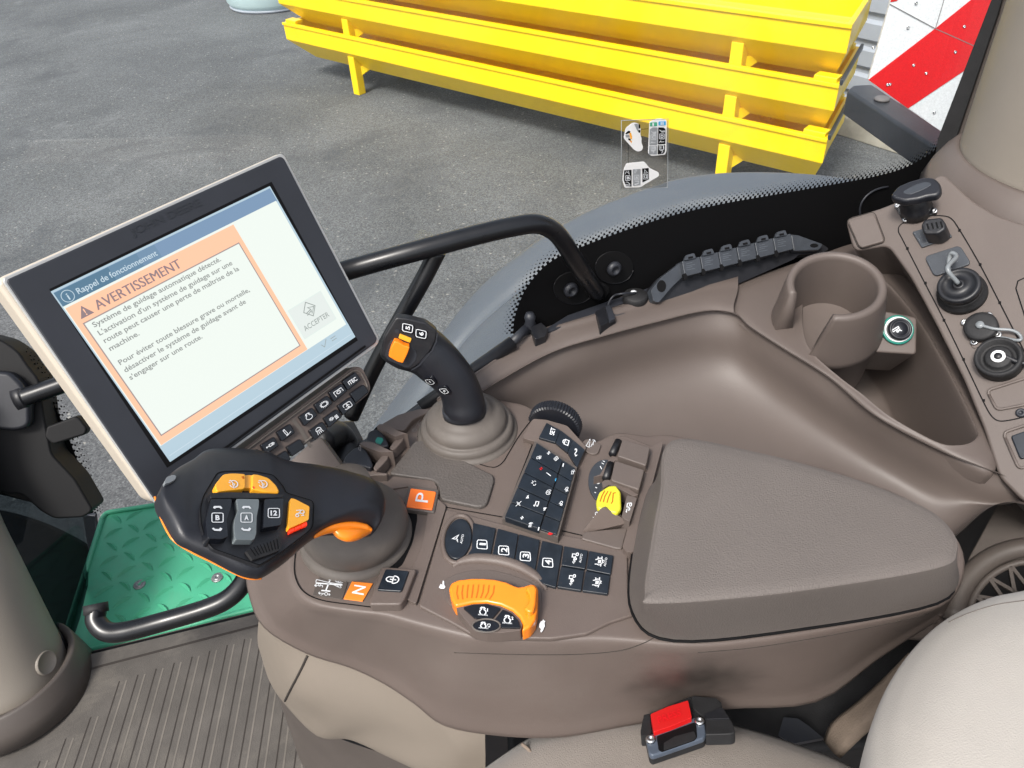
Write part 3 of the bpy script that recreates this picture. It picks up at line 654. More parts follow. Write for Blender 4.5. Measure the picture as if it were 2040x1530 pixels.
# resample along the arc in world units
W3 = [WP.at(p, .0012) for p in ct]; L = [0]
for i in range(1, n): L.append(L[-1] + (W3[i] - W3[i - 1]).length)
def arc(s_):
    for i in range(1, n):
        if L[i] >= s_: f_ = (s_ - L[i - 1]) / (L[i] - L[i - 1]); return W3[i - 1].lerp(W3[i], f_), (W3[i] - W3[i - 1]).normalized()
    return W3[-1], (W3[-1] - W3[-2]).normalized()
st = .0076; k = 0
while k * st < L[-1]:
    for r, (sz, dd) in enumerate([(.0038, .0014), (.0028, .0050), (.0018, .0084), (.0012, .0114), (.0008, .0142)]):
        p, tn = arc(min(L[-1], k * st + (st / 2 if r % 2 else 0))); up = WP.n.cross(tn); up = up if up.dot(Vector((-.5, 0, 1))) > 0 else -up
        c = p + up * dd; b0 = len(dots_v)
        for a, b in ((-1, -1), (1, -1), (1, 1), (-1, 1)): dots_v.append(c + tn * a * sz * .5 * 1.0 + up * b * sz * .55)
        dots_f.append((b0, b0 + 1, b0 + 2, b0 + 3))
    k += 1
mk('frit_dots', dots_v, dots_f, M['seam'], sw, False)
# grab handle plates are bolted through the glass
for nm, c, rx, ry in (('bolted_plate', (1143, 574), 40, 32), ('bolted_plate', (1224, 533), 38, 32)):
    slab(nm, circ(c[0], c[1], rx, ry=ry, n=32)[:-1], WP, .003, .002, M['blackmatte'], sw, bw=.0006)
    tube('rim_highlight', [WP.at(p, .003) for p in circ(c[0], c[1], rx, 10, 200, n=24, ry=ry)], 0.0004, M['black'], sw, n=6, smoothpath=False)  # thin partial arc added as the highlight along the plate rim
for c in ((1136, 576), (1222, 534)):
    revolve('bolt', WP.at(c, .005), WP.n, [(.010, 0), (.010, .004), (.007, .007), (.005, .007), (.004, .003), (.001, .003)], M['darkgrey'], sw, n=18)
# embossed ring hidden by the cap
ring = [WP.at(p, .002) for p in circ(1775, 420, 62, 95, 265, 24, ry=48)]
tube('ring_mark', ring, .0015, M['darkgrey'], sw, n=6, smoothpath=False)
# ---- window decal on a clear film
DC = WP.up(.003)
dc = thing('window_sticker', 'clear sticker with white lever diagrams, stuck on the side window', 'sticker', DC.at((1284, 306)))
slab('film', [(1238, 240), (1330, 238), (1330, 374), (1238, 376)], DC, 0, .0004, M['film'], dc, r=6)
tube('film_edge', [DC.at(p, .0003) for p in [(1238, 240), (1331, 237), (1330, 374), (1238, 376), (1238, 240)]], .00045, M['translucent'], dc, n=5, smoothpath=False)
zz = lambda pts: zf(1200, 220, 8.5, pts)
DP = DC.up(.0006)
slab('lever_diagram', zz([(500, 215), (545, 205), (620, 225), (650, 290), (645, 420), (665, 470), (660, 540), (690, 620), (670, 680), (600, 698), (540, 670), (360, 470), (395, 300)]), DP, 0, .0003, M['decal_white'], dc, r=4)
slab('keypad_diagram', zz([(800, 190), (900, 145), (1000, 135), (1090, 165), (1085, 700), (1060, 750), (830, 770), (775, 730)]), DP, 0, .0003, M['decal_white'], dc, r=3)
slab('button_diagram', zz([(410, 895), (710, 865), (800, 975), (955, 1050), (960, 1110), (640, 1300), (380, 1310), (340, 1180), (360, 1000)]), DP, 0, .0003, M['decal_white'], dc, r=3)
D2 = DP.up(.0003)
for pts, m_ in ([(540, 230), (600, 225), (615, 370), (590, 340)], 'decal_grey'), ([(612, 230), (640, 240), (645, 300), (615, 310)], 'seam'), ([(612, 330), (645, 335), (640, 378), (612, 375)], 'seam'), ([(390, 390), (440, 345), (475, 350), (470, 380), (400, 405)], 'seam'), ([(395, 415), (455, 410), (465, 460), (400, 455)], 'decal_grey'), ([(440, 470), (480, 480), (480, 515), (440, 500)], 'seam'), ([(455, 385), (485, 375), (505, 450), (500, 490), (475, 480)], 'amber'), ([(460, 510), (500, 515), (495, 560)], 'amber'), \
    ([(810, 205), (925, 200), (930, 265), (805, 272)], 'green'), ([(952, 190), (1075, 183), (1075, 250), (952, 255)], 'blueprint'), \
    ([(805, 320), (850, 290), (935, 288), (930, 585), (795, 590)], 'decal_grey'), ([(948, 288), (1040, 290), (1070, 320), (1068, 570), (942, 575)], 'seam'), ([(795, 602), (928, 598), (925, 745), (790, 745)], 'decal_grey'), ([(942, 590), (1065, 585), (1060, 700), (1030, 735), (938, 745)], 'seam'), \
    ([(370, 1015), (495, 1005), (495, 1290), (400, 1285), (362, 1180)], 'seam'), ([(515, 998), (648, 990), (645, 1265), (520, 1280)], 'decal_grey'), ([(675, 985), (785, 975), (790, 1165), (680, 1220)], 'seam'):
    slab('printed_patch', zz(pts), D2, 0, .0002, M[m_], dc, r=1)
D3 = D2.up(.0002)
for s_, x, y, h in (('I', 845, 262, 50), ('II', 985, 245, 50), ('C', 840, 475, 50), ('D', 985, 465, 50), ('10', 838, 660, 45), ('11', 982, 648, 45), ('B', 410, 1165, 45), ('A', 555, 1160, 45), ('12', 705, 1140, 45)):
    p0, p1, p2 = zz([(x, y), (x + (48 if len(s_) < 2 or s_ == 'II' else 55), y - 3), (x, y - h)])
    if s_ == 'I': p1 = zz([(x + 25, y)])[0]
    textp('lettering', s_, p0, p1, p2, D3, M['print'], dc, .02)
pr = []
for cx_, cy_, r_ in ((863, 455, 42), (1008, 440, 42), (862, 640, 38), (1003, 627, 38), (430, 1145, 40), (580, 1137, 40), (728, 1120, 40)):
    pr.append([D3.at(p) for p in rnd(zz([(cx_ - r_, cy_ - r_), (cx_ + r_, cy_ - r_), (cx_ + r_, cy_ + r_), (cx_ - r_, cy_ + r_)]), 1.5)]); pr[-1].append(pr[-1][0])
for L_ in ([(820, 350), (850, 370), (905, 365), (905, 385), (850, 388)], [(965, 330), (1000, 352), (1055, 345), (1055, 362), (1000, 368)], [(810, 560), (840, 530), (840, 550), (900, 545)], [(960, 545), (990, 515), (990, 535), (1050, 530)], [(830, 690), (870, 690), (850, 740), (880, 700)], [(980, 680), (1020, 680), (1000, 725), (1030, 690)], [(385, 1080), (400, 1040), (430, 1045), (460, 1085), (440, 1020)], [(540, 1060), (560, 1005), (580, 1010), (560, 1065)], [(700, 1060), (765, 1055), (715, 1000), (715, 1050)], [(395, 1215), (420, 1210), (460, 1240), (470, 1265), (395, 1250), (400, 1275), (460, 1280)], [(545, 1205), (615, 1200), (610, 1230), (550, 1250), (560, 1262), (615, 1235)]):
    pr.append([D3.at(p) for p in zz(L_)])
stroke('fine_symbols', pr, D3, .0006, M['print'], dc, .0001)
stroke('leader_lines', [[D2.at(p) for p in zz(L_)] for L_ in ([(650, 320), (780, 310)], [(440, 575), (440, 895)])], D2, .0005, M['seam'], dc, 0)
# ================================================================== SIDE CONSOLE (tray, cup holder, socket panel)
sc = thing('side_console', 'brown moulded side console with a deep tray under the side window', 'console', P(1300, 800, 1.25))
TA_ = M['taupe_side']
PC = [P(*p) for p in ((0, 0, 1),)]
sill = [(872, 792, .575), (960, 733, .57), (1060, 664, .565), (1190, 622, .56), (1300, 588, .56), (1400, 560, .56), (1470, 545, .56)]
lipo = [(905, 806, .575), (985, 752, .57), (1094, 690, .565), (1200, 655, .56), (1310, 625, .56), (1400, 604, .56), (1462, 606, .56)]
lip = [(915, 812, .58), (990, 762, .575), (1098, 703, .57), (1203, 670, .565), (1312, 641, .565), (1405, 620, .565), (1462, 625, .565)]
loft('window_sill', [[P(x, y, d + .06) for x, y, d in sill], [P(*p) for p in sill], [P(x, (y + y2) / 2, d - .002) for (x, y, d), (x2, y2, d2) in zip(sill, lipo)], [P(*p) for p in lipo], [P(*p) for p in lip]], TA_, sc, su=6, sv=4)
# basin
lip2 = lip + [(1494, 652, .57), (1560, 695, .575), (1650, 752, .58), (1744, 829, .59), (1873, 898, .60), (1975, 938, .61), (2080, 975, .62)]
wall = [(925, 850, .68), (1000, 805, .66), (1096, 748, .65), (1203, 712, .64), (1318, 688, .645), (1400, 690, .65), (1448, 712, .655), (1490, 738, .655), (1548, 768, .655), (1640, 800, .66), (1738, 868, .67), (1868, 930, .685), (1970, 960, .69), (2080, 1000, .69)]
flo = [(940, 930, .77), (1010, 885, .76), (1105, 825, .75), (1212, 790, .745), (1322, 778, .745), (1392, 790, .75), (1448, 818, .755), (1505, 850, .756), (1568, 884, .756), (1640, 890, .75), (1745, 940, .76), (1875, 990, .77), (1960, 1020, .78), (2060, 1060, .80)]
near = [(950, 1010, .78), (1020, 990, .79), (1115, 960, .78), (1222, 940, .775), (1330, 930, .77), (1410, 925, .77), (1455, 935, .77), (1490, 950, .77), (1580, 1000, .775), (1690, 1050, .78), (1790, 1090, .80), (1890, 1120, .83), (1930, 1130, .88), (1990, 1150, .95)]
lift = lambda L, k: [P(x, y, d + k) for x, y, d in L]
def bowl(L, dx, dy, inw, cap=.70):
    """row of the tray below the lip: dy pixels lower, inw metres closer to the seat"""
    out = []; L = list(L)
    for _ in range(int(dy / 30)): L = [L[0]] + [tuple((a + 2 * b + c) / 4 for a, b, c in zip(L[k - 1], L[k], L[k + 1])) for k in range(1, len(L) - 1)] + [L[-1]]
    for i, (x, y, d) in enumerate(L):
        ym = 2000 if x < 1780 else 1150 - (x - 1780) * .75; f_ = min(1, max(.12, (ym - y) / dy)); q = P(x, y, d); hd = math.hypot(q.x, q.y); r_ = ray(x + dx, y + dy * f_); D_ = (hd - inw * f_) * (-r_.z) / math.hypot(r_.x, r_.y)
        out.append(P(x + dx, y + dy * f_, min(cap, max(D_, d + .004))))
    return out
loft('tray', [lift(lip2, -.002), lift(lip2, .004), bowl(lip2, 2, 38, .0), bowl(lip2, 4, 85, .004), bowl(lip2, 6, 130, .020), bowl(lip2, 8, 185, .055, .72), bowl(lip2, 10, 260, .115, .72), bowl(lip2, 14, 360, .19, .74)], TA_, sc, su=6, sv=5)
# ---- shelf around the storage pocket: outer boundary, then the pocket sinks
outer = [(1448, 578), (1500, 552), (1575, 527), (1640, 505), (1700, 485), (1760, 480), (1800, 520), (1838, 580), (1868, 646), (1925, 756), (1966, 850), (1985, 905), (1975, 938), (1925, 922), (1873, 898), (1810, 866), (1744, 829), (1700, 792), (1650, 752), (1605, 724), (1560, 695), (1520, 670), (1484, 645), (1455, 615)]
rimp = [(1600, 600), (1615, 585), (1640, 570), (1665, 560), (1690, 552), (1725, 548), (1762, 560), (1800, 600), (1842, 655), (1900, 758), (1944, 852), (1945, 872), (1930, 884), (1905, 888), (1873, 884), (1820, 858), (1765, 825), (1720, 788), (1685, 762), (1660, 742), (1640, 725), (1620, 705), (1605, 680), (1598, 640)]
dO = [.565 + (.045 * max(0, (y - 560)) / 380) for x, y in outer]
O_ = [P(x, y, d) for (x, y), d in zip(outer, dO)]
dR = [.565 + (.040 * max(0, (y - 560)) / 380) for x, y in rimp]
R_ = [P(x, y, d) for (x, y), d in zip(rimp, dR)]
cR = sum(R_, Vector()) / len(R_)
def sink(L, dz, k): return [cR.lerp(p, k) - Vector((0, 0, dz)) + Vector((0, 0, 0)) for p in L]
loft('shelf', [[p - Vector((0, 0, .02)) for p in O_], O_, [o.lerp(r, .9) for o, r in zip(O_, R_)], R_, sink(R_, .008, .985), [p + Vector((.008, .014, 0)) for p in sink(R_, .05, .92)], [p + Vector((.026, .05, 0)) for p in sink(R_, .12, .74)], [p + Vector((.034, .066, 0)) for p in sink(R_, .15, .6)]], TA_, sc, cu=True, su=3, sv=3, capend='end')
# step line inside the shelf next to the ridge
# ---- right hand socket panel
Q = P3((1763, 493, .50), (1960, 854, .59), (2060, 500, .455))
pan = [(1683, 435), (1750, 416), (1800, 396), (1850, 360), (1878, 345), (1898, 362), (1935, 398), (1985, 428), (2040, 446), (2120, 455), (2600, 500), (2600, 1090), (2150, 1010), (2040, 1000), (1990, 950), (1960, 854), (1920, 756), (1865, 646), (1814, 552), (1768, 488), (1700, 500)]
sp = thing('socket_panel', 'brown sloping panel with power sockets and capped connectors beside the cup holder', 'socket panel', Q.at((1900, 600)))
slab('cover', pan, Q, 0, .11, TA_, sp, r=16, bw=.008, seg=5, inset=.02)
slab('blank_plate', [(1688, 440), (1741, 424), (1762, 480), (1712, 494)], Q, .006, .006, TA_, sp, r=9, bw=.002)
stroke('plate_seam', [[Q.at(p) for p in rnd([(1686, 438), (1742, 421), (1765, 482), (1711, 497)], 10)] + [Q.at(rnd([(1686, 438), (1742, 421), (1765, 482), (1711, 497)], 10)[0])]], Q, .001, M['groove'], sp, .0005)
seamL = [(1830, 432), (1797, 446), (1790, 460), (1800, 481), (1841, 561), (1880, 636), (1918, 714), (1958, 798), (1974, 827), (1988, 838), (2007, 838), (2045, 830)]
seamR = [(1860, 430), (1875, 430), (1894, 435), (1911, 457), (1951, 525), (1991, 602), (2032, 683), (2060, 740)]
stroke('panel_seam', [[Q.at((p.x, p.y)) for p in crom([Vector((*p, 0)) for p in seamL], 6)], [Q.at((p.x, p.y)) for p in crom([Vector((*p, 0)) for p in seamR], 6)], [Q.at(p) for p in ((2045, 552), (2028, 560), (2024, 575), (2045, 640))]], Q, .0013, M['seam'], sp, .0005)
for p in ((1807, 494), (1843, 563), (1880, 637), (1919, 715), (1959, 797), (1911, 458), (1952, 526), (1991, 602)):
    slab('clip', [(p[0] - 2, p[1] - 2), (p[0] + 3, p[1] - 2), (p[0] + 3, p[1] + 3), (p[0] - 2, p[1] + 3)], Q, .0012, .001, M['seam'], sp)
def place(name, label, cat, p, grp=None): return thing(name, label, cat, Q.at(p), grp)
# twist latch at the top
lt = place('fan_latch', 'dark winged twist latch screwed to the top corner of the socket panel', 'latch', (1824, 420))
slab('base_plate', [(1781, 409), (1850, 399), (1868, 424), (1801, 444)], Q, .004, .004, M['black'], lt, r=5, bw=.001)
for p in ((1788, 410), (1849, 404), (1862, 421), (1804, 438)): screw(Q.at(p, .004), Q.n, .0036, lt)
zc = Q.at((1826, 421)); zu = (Q.n + Vector((0, 0, .5))).normalized()
top = Q.up(.036)
revolve('neck', zc, zu, [(.0185, 0), (.018, .012), (.0155, .016), (.015, .036)], M['black'], lt, n=28)
K2 = Pl(zc + zu * .042, zu)
slab('wing', [(1774, 388), (1788, 370), (1812, 360), (1842, 351), (1862, 353), (1874, 364), (1877, 378), (1868, 388), (1845, 391), (1830, 396), (1800, 400), (1780, 394)], K2, .004, .012, M['softblack'], lt, r=8, bw=.004, seg=4)
slab('wing_hollow', [(1796, 383), (1822, 368), (1846, 361), (1858, 367), (1838, 378), (1812, 388)], K2, .0045, .002, M['greyplastic'], lt, r=8, bw=.0006)
screw(K2.at((1864, 380), .002), zu, .003, lt)
# slotted power plug
s1 = place('power_socket', 'slotted black power plug in a square plate, second from the top of the panel', 'socket', (1855, 470))
slab('plate', [(1817, 462), (1875, 443), (1897, 471), (1836, 493)], Q, .003, .003, M['greyplastic'], s1, r=3, bw=.0008)
slab('plug', [(1834, 448), (1842, 436), (1875, 432), (1884, 444), (1884, 456), (1868, 466), (1840, 466)], Q, .028, .028, M['black'], s1, r=5, bw=.003)
K3 = Q.up(.0284)
for k in range(4):
    x = 1845 + k * 9; slab('slot', [(x, 446 - k * 1.5), (x + 3.6, 445 - k * 1.5), (x + 7, 457 - k * 1.5), (x + 3.4, 458 - k * 1.5)], K3, 0, .0005, M['seam'], s1)
s2 = place('blank_cover', 'plain dark rounded blanking cover between the slotted plug and the strapped cap', 'cover', (1885, 520))
slab('plate', [(1841, 511), (1912, 488), (1935, 525), (1861, 551)], Q, .003, .003, M['greyplastic'], s2, r=10, bw=.001)
s3 = place('round_connector', 'large black round connector with a looped grey strap on its screw cap', 'connector', (1918, 582))
c = Q.at((1917, 586)); ax = (Q.n + Vector((-.05, .0, .15))).normalized()
revolve('collar', c, ax, [(.0265, 0), (.026, .006), (.023, .009), (.0235, .012), (.022, .016), (.0, .016)][:-1] + [(.001, .016)], M['rubber'], s3, n=40)
revolve('cap', c + ax * .014, ax, [(.0225, 0), (.0225, .009), (.021, .0105), (.0175, .0105), (.017, .009), (.006, .0095), (.006, .012), (.003, .012), (.002, .009), (.0005, .009)], M['black'], s3, n=40)
e_ = c + ax * .027
tube('strap', [e_, e_ + ax * .012 + Vector((-.006, .012, .006)), Q.at((1905, 512), .024), Q.at((1895, 505), .02), Q.at((1890, 525), .014), Q.at((1893, 556), .006), Q.at((1890, 575), .003)], .0026, M['translucent'], s3, n=8)
s4 = place('small_connector', 'small round black cap on a square flange with four bright screws', 'connector', (1957, 652))
slab('flange', [(1914, 640), (1972, 618), (1998, 672), (1938, 695)], Q, .0015, .0015, TA_, s4, r=6, bw=.0006)
c = Q.at((1956, 655), .001)
revolve('cap', c, Q.n, [(.0172, 0), (.0172, .008), (.0155, .010), (.012, .0105), (.0005, .0105)], M['rubber'], s4, n=36)
revolve('pin', c + Q.n * .010, Q.n, [(.0042, 0), (.0042, .0035), (.0005, .0036)], M['translucent'], s4, n=20)
for p in ((1922, 643), (1970, 629), (1988, 667), (1941, 682)): screw(Q.at(p, .0015), Q.n, .0042, s4)
tube('strap', [c + Q.n * .012, Q.at((1980, 655), .012), Q.at((2015, 658), .008), Q.at((2032, 668), .004), Q.at((2030, 678), .004), Q.at((1992, 672), .004)], .0018, M['translucent'], s4, n=7)
s5 = place('ring_connector', 'deep ribbed black connector with a white ring at its centre, nearest the right edge', 'connector', (1994, 718))
c = Q.at((1992, 722)); ax = (Q.n + Vector((0, 0, .1))).normalized()
revolve('shell', c, ax, [(.023, 0), (.0235, .014), (.0225, .018), (.019, .018), (.018, .010), (.0135, .010), (.013, .015), (.0115, .016), (.0005, .016)], M['rubber'], s5, n=44)
revolve('white_ring', c + ax * .016, ax, [(.007, 0), (.007, .0022), (.0062, .0028), (.0042, .0028), (.0038, .0003), (.0004, .0003)], M['white'], s5, n=28)
revolve('centre_pin', c + ax * .018, ax, [(.0040, 0), (.0036, .0016), (.0004, .0018)], M['black'], s5, n=20)
tube('strap', [c + ax * .018 + Vector((.006, 0, 0)), Q.at((2030, 722), .012), Q.at((2060, 726), .01)], .0028, M['black'], s5, n=8)
screw(Q.at((1958, 732), .001), Q.n, .0045, s5)
em = [Q.at(p, .001) for p in rnd([(1966, 778), (2060, 748), (2075, 800), (1986, 817)], 10)]; em.append(em[0])
tube('emboss', em, .0016, TA_, sp, n=8, smoothpath=False)
screw(Q.at((2034, 823), .0005), Q.n, .0050, sp, M['darkgrey'])
em = [Q.at(p, .001) for p in rnd([(1998, 862), (2070, 838), (2085, 915), (2030, 935)], 12)]; em.append(em[0])
tube('emboss', em, .0016, TA_, sp, n=8, smoothpath=False)
s6 = place('rocker_switch', 'dark square switch set in the lower end of the socket panel', 'switch', (2030, 885))
slab('rocker', [(2013, 868), (2060, 852), (2070, 905), (2032, 915)], Q, .003, .006, M['key'], s6, r=6, bw=.0015)
# ---- cup holder
ct_ = P(1667, 566, .505); hz = Vector((ct_.x, ct_.y, 0)).normalized(); Z = Vector((0, 0, 1))
CN = (Z * math.cos(math.radians(15)) - hz * math.sin(math.radians(15))).normalized(); CP = Pl(ct_, CN)
CU_ = (Vector((1, 0, 0)) - CN * CN.x).normalized(); CV = CN.cross(CU_)
cl, cr = CP.at((1566, 560)), CP.at((1769, 572)); cc = (cl + cr) / 2; rr = (cr - cl).length / 2
ch = thing('cup_holder', 'open brown cup holder with a cut-out in its near wall', 'cup holder', cc - Vector((0, 0, .1)))
def ang(p): q = CP.at(p) - cc; return math.atan2(q.dot(CV), q.dot(CU_))
a_l = ang((1578, 585)); a_r = ang((1660, 628))
if a_l > 0: a_l -= 2 * math.pi
if a_r > 0: a_r -= 2 * math.pi
prof = [(rr * 1.05, -.15), (rr * 1.10, -.085), (rr * 1.20, -.078), (rr * 1.19, -.070), (rr * 1.13, -.05), (rr * 1.05, -.02), (rr, -.004), (rr - .0015, .0), (rr - .006, .0015), (rr - .0095, -.001), (rr - .0105, -.006), (rr - .012, -.05), (rr - .016, -.10)]
X = Vector((1, 0, 0)); vs = []; fs = []; NA = 56
A0_ = a_r; A1_ = a_l + 2 * math.pi
def cpt(a, r, h): return cc + (CU_ * math.cos(a) + CV * math.sin(a)) * r + CN * h
for k in range(NA + 1):
    f_ = k / NA
    for j, (r, h) in enumerate(prof):
        sh = min(1, max(0, -h / .07)) * .30; vs.append(cpt((A0_ - sh) + (A1_ - A0_ + sh) * f_, r, h))
m = len(prof)
for k in range(NA):
    for j in range(m - 1): fs.append((k * m + j, k * m + j + 1, (k + 1) * m + j + 1, (k + 1) * m + j))
fs += [list(range(m)), [NA * m + j for j in range(m)][::-1]]
fixn(mk('wall', vs, fs, TA_, ch))
revolve('floor', cc - CN * .078, CN, [(rr * 1.03, -.03), (rr * 1.04, -.002), (rr * 1.0, 0), (rr * .8, -.002), (.0005, -.003)], TA_, ch, n=48)
# ---- lighter socket and its housing
lh = Pl(P(1785, 655, .565), Vector((-.15, -.75, .85)))
lg = thing('lighter_socket', 'black cigarette lighter with a teal and white ring beside the cup holder', 'lighter', lh.at((1785, 660)))
slab('housing', [(1748, 616), (1828, 632), (1826, 706), (1728, 700)], lh, -.003, .10, TA_, lg, r=8, bw=.005, inset=.12)
c = lh.at((1787, 658), -.002)
revolve('teal_ring', c, lh.n, [(.0185, 0), (.0185, .0035), (.0175, .0045), (.0160, .004), (.016, 0)], M['teal'], lg, n=40)
revolve('white_ring', c, lh.n, [(.016, .002), (.0160, .0055), (.0150, .006), (.0135, .0035)], M['white'], lg, n=40)
revolve('knob', c + Vector((0, -.001, 0)), lh.n, [(.0138, 0), (.0138, .010), (.0125, .0125), (.0105, .0125), (.010, .0105), (.0085, .0105), (.008, .012), (.0004, .012)], M['softblack'], lg, n=36)
icon('cigarette_mark', [[(-.9, -.5), (.7, -.5), (.7, -.1), (-.9, -.1), (-.9, -.5)], [(-.2, .2), (0, .5), (.5, .3), (.9, .7)], [(-.1, .0), (.2, .3), (.8, .2)]], (1786, 660 - 2), (8, -5), (5, 8), Pl(c + lh.n * .0125, lh.n), .0009, M['print'], lg)
# ---- fuse strip
FB = P3((1300, 600, .555), (1640, 500, .555), (1500, 480, .525))
fb = thing('fuse_strip', 'grey plastic fuse strip with six hinged covers along the window sill', 'fuse strip', FB.at((1450, 560)))
slab('base', [(1297, 578), (1318, 552), (1359, 522), (1575, 466), (1588, 470), (1640, 487), (1652, 496), (1640, 503), (1590, 508), (1583, 516), (1450, 575), (1312, 606), (1302, 600)], FB, 0, .02, M['black'], fb, r=4, bw=.003)
slab('end_ramp', [(1297, 578), (1318, 552), (1357, 522), (1362, 550), (1340, 570), (1312, 603), (1302, 600)], FB, .010, .012, M['greyplastic'], fb, r=4, bw=.002)
slab('end_ramp', [(1576, 467), (1590, 468), (1640, 486), (1634, 498), (1590, 500), (1582, 500)], FB, .010, .012, M['greyplastic'], fb, r=4, bw=.002)
slab('mounting_hole', circ(1318, 570, 9, ry=12, n=14)[:-1], FB, .0105, .0005, M['seam'], fb)
slab('mounting_hole', circ(1622, 489, 8, ry=4, n=14)[:-1], FB, .0105, .0005, M['seam'], fb)
for k in range(6):
    x0 = 1359 + k * 36.3; y0 = 520 - k * 9.2; x1 = x0 + 35; y1 = y0 - 8.9
    cv = slab('cover', [(x0, y0), (x1, y1), (x1 + 6, y1 + 31), (x0 + 6, y0 + 31)], FB, .018, .02, M['greyplastic'], fb, r=2, bw=.0018)
    xt = x0 + 4
    slab('tab', [(xt, y0 - 1), (xt + 4, y0 - 12), (xt + 20, y0 - 16), (xt + 24, y0 - 6)], FB, .021, .004, M['greyplastic'], cv, r=3, bw=.001)
    slab('tab_hole', [(xt + 8, y0 - 8), (xt + 17, y0 - 10), (xt + 18, y0 - 6), (xt + 9, y0 - 4)], FB, .0213, .0004, M['seam'], cv)
    stroke('embossed_lines', [[FB.at((x0 + 8, y0 + 6 + q * 4), .018), FB.at((x0 + 20 + (q % 2) * 5, y0 + 3 + q * 4), .018)] for q in range(4)], FB, .0006, M['fender'], cv, .0003)
    slab('clip', [(x0 + 2, y0 + 26), (x0 + 7, y0 + 24), (x0 + 11, y0 + 30), (x0 + 10, y0 + 37), (x0 + 4, y0 + 38)], FB, .0185, .004, M['seam'], cv)
# ---- capped connector and black clip on the sill
SP = H(.562)
sk = thing('sill_connector', 'small black capped connector with three screws on the window sill', 'connector', SP.at((1265, 605)))
slab('flange', [(1232, 592), (1280, 580), (1292, 606), (1248, 625)], SP, .0015, .003, TA_, sk, r=6, bw=.0006)
c = SP.at((1265, 604))
revolve('cap', c, Z, [(.0165, 0), (.0165, .012), (.015, .014), (.0005, .0145)], M['rubber'], sk, n=34)
revolve('pin', c + Vector((-.002, .004, .0145)), Z, [(.0038, 0), (.0035, .0015), (.0004, .0018)], M['print'], sk, n=16)
tube('strap', [c + Vector((0, 0, .016)), SP.at((1240, 585), .022), SP.at((1222, 590), .016), SP.at((1212, 608), .008), SP.at((1224, 628), .004), SP.at((1246, 625), .003)], .0014, M['darkgrey'], sk, n=7)
for p in ((1284, 587), (1287, 609), (1251, 622)): screw(SP.at(p, .0015), Z, .0034, sk)
bk = thing('sill_clip', 'black wedge shaped clip on the sill left of the capped connector', 'clip', SP.at((1205, 630)))
slab('wedge', [(1186, 620), (1215, 606), (1226, 634), (1196, 650)], SP, .010, .012, M['black'], bk, r=2, bw=.002, inset=.12)
slab('cheek', [(1206, 610), (1216, 607), (1226, 634), (1214, 640)], SP, .013, .004, M['darkgrey'], bk, r=2, bw=.001)
# black trim between window and sill
tr = [(1075, 690), (1060, 668), (1130, 633), (1200, 607), (1290, 578), (1300, 590), (1215, 612), (1130, 650)]
bt = slab('sill_trim', [(1066, 668), (1130, 628), (1210, 600), (1295, 572), (1299, 585), (1215, 612), (1140, 642), (1105, 656)], H(.558), 0, .006, M['darkgrey'], None, bw=.001)
tag(bt, 'black trim strip between the side window and the console sill', 'trim')
# ================================================================== WINDOW FRAME AND HANDLES
wf = thing('sill_rail', 'black lower window frame running behind the joystick to the sill', 'window frame', P(900, 790, .62))
fr = P3((745, 900, .62), (1080, 670, .57), (1085, 700, .575))
tube('lower_bar', [P(720, 898, .66), P(840, 822, .63), P(930, 764, .60), P(1010, 708, .585), P(1075, 678, .575)], .010, M['darkgrey'], wf, n=14)
tube('inner_seal', [P(760, 868, .66), P(850, 800, .63), P(940, 738, .60), P(1060, 664, .58)], .005, M['black'], wf, n=10)
slab('foot', [(1056, 652), (1078, 642), (1092, 655), (1088, 668), (1066, 676)], H(.565), .012, .02, M['black'], wf, r=3, bw=.002)
gsu = thing('gas_strut', 'black gas strut beside the sloping window edge, above the frame bar', 'gas strut', P(960, 725, .57))
tube('cylinder', [P(838, 812, .60), P(1022, 682, .555)], .0085, M['black'], gsu, n=18, smoothpath=False)
tube('rod', [P(1018, 684, .555), P(1048, 655, .55)], .0058, M['darkgrey'], gsu, n=12, smoothpath=False)
revolve('ball_joint', P(1056, 640, .552), Z, [(.0005, -.022), (.007, -.02), (.0078, -.005), (.006, .0), (.0075, .006), (.005, .012), (.0005, .013)], M['darkgrey'], gsu, n=18)
gh = thing('grab_handle', 'bent black tube grab handle bolted to the side window', 'grab handle', P(1190, 565, .57))
tube('rail', [WP.at(p, o_) for p, o_ in (((600, 566), .04), ((700, 536), .04), ((830, 500), .055), ((950, 468), .06), ((1020, 452), .062), ((1068, 446), .062), ((1100, 458), .060), ((1121, 480), .058), ((1141, 512), .052), ((1163, 545), .04), ((1190, 584), .008))], .0108, M['railblack'], gh, n=22)
tube('brace', [WP.at(p, .05) for p in ((872, 500), (840, 562), (790, 650), (742, 738), (700, 830))], .0095, M['railblack'], gh, n=18)
slab('foot_plate', circ(1190, 580, 26, ry=17, n=24)[:-1], WP, .008, .006, M['blackmatte'], gh, bw=.003)
screw(P(1190, 545, .545), Vector((.4, -.8, .5)), .0075, gh, M['darkgrey'], 'bolt')
fh = thing('floor_rail', 'curved black tube handrail above the green step', 'handrail', P(300, 1250, 1.1))
tube('rail', [P(192, 1216, 1.055), P(192, 1238, 1.065), P(212, 1258, 1.075), P(250, 1258, 1.08), P(330, 1237, 1.08), P(410, 1213, 1.07), P(455, 1192, 1.06), P(485, 1160, 1.04), P(500, 1120, 1.01)], .0162, M['railblack'], fh, n=24)
tube('end_cap', [P(190, 1203, 1.05), P(192, 1222, 1.06)], .019, M['rubber'], fh, n=24, smoothpath=False)
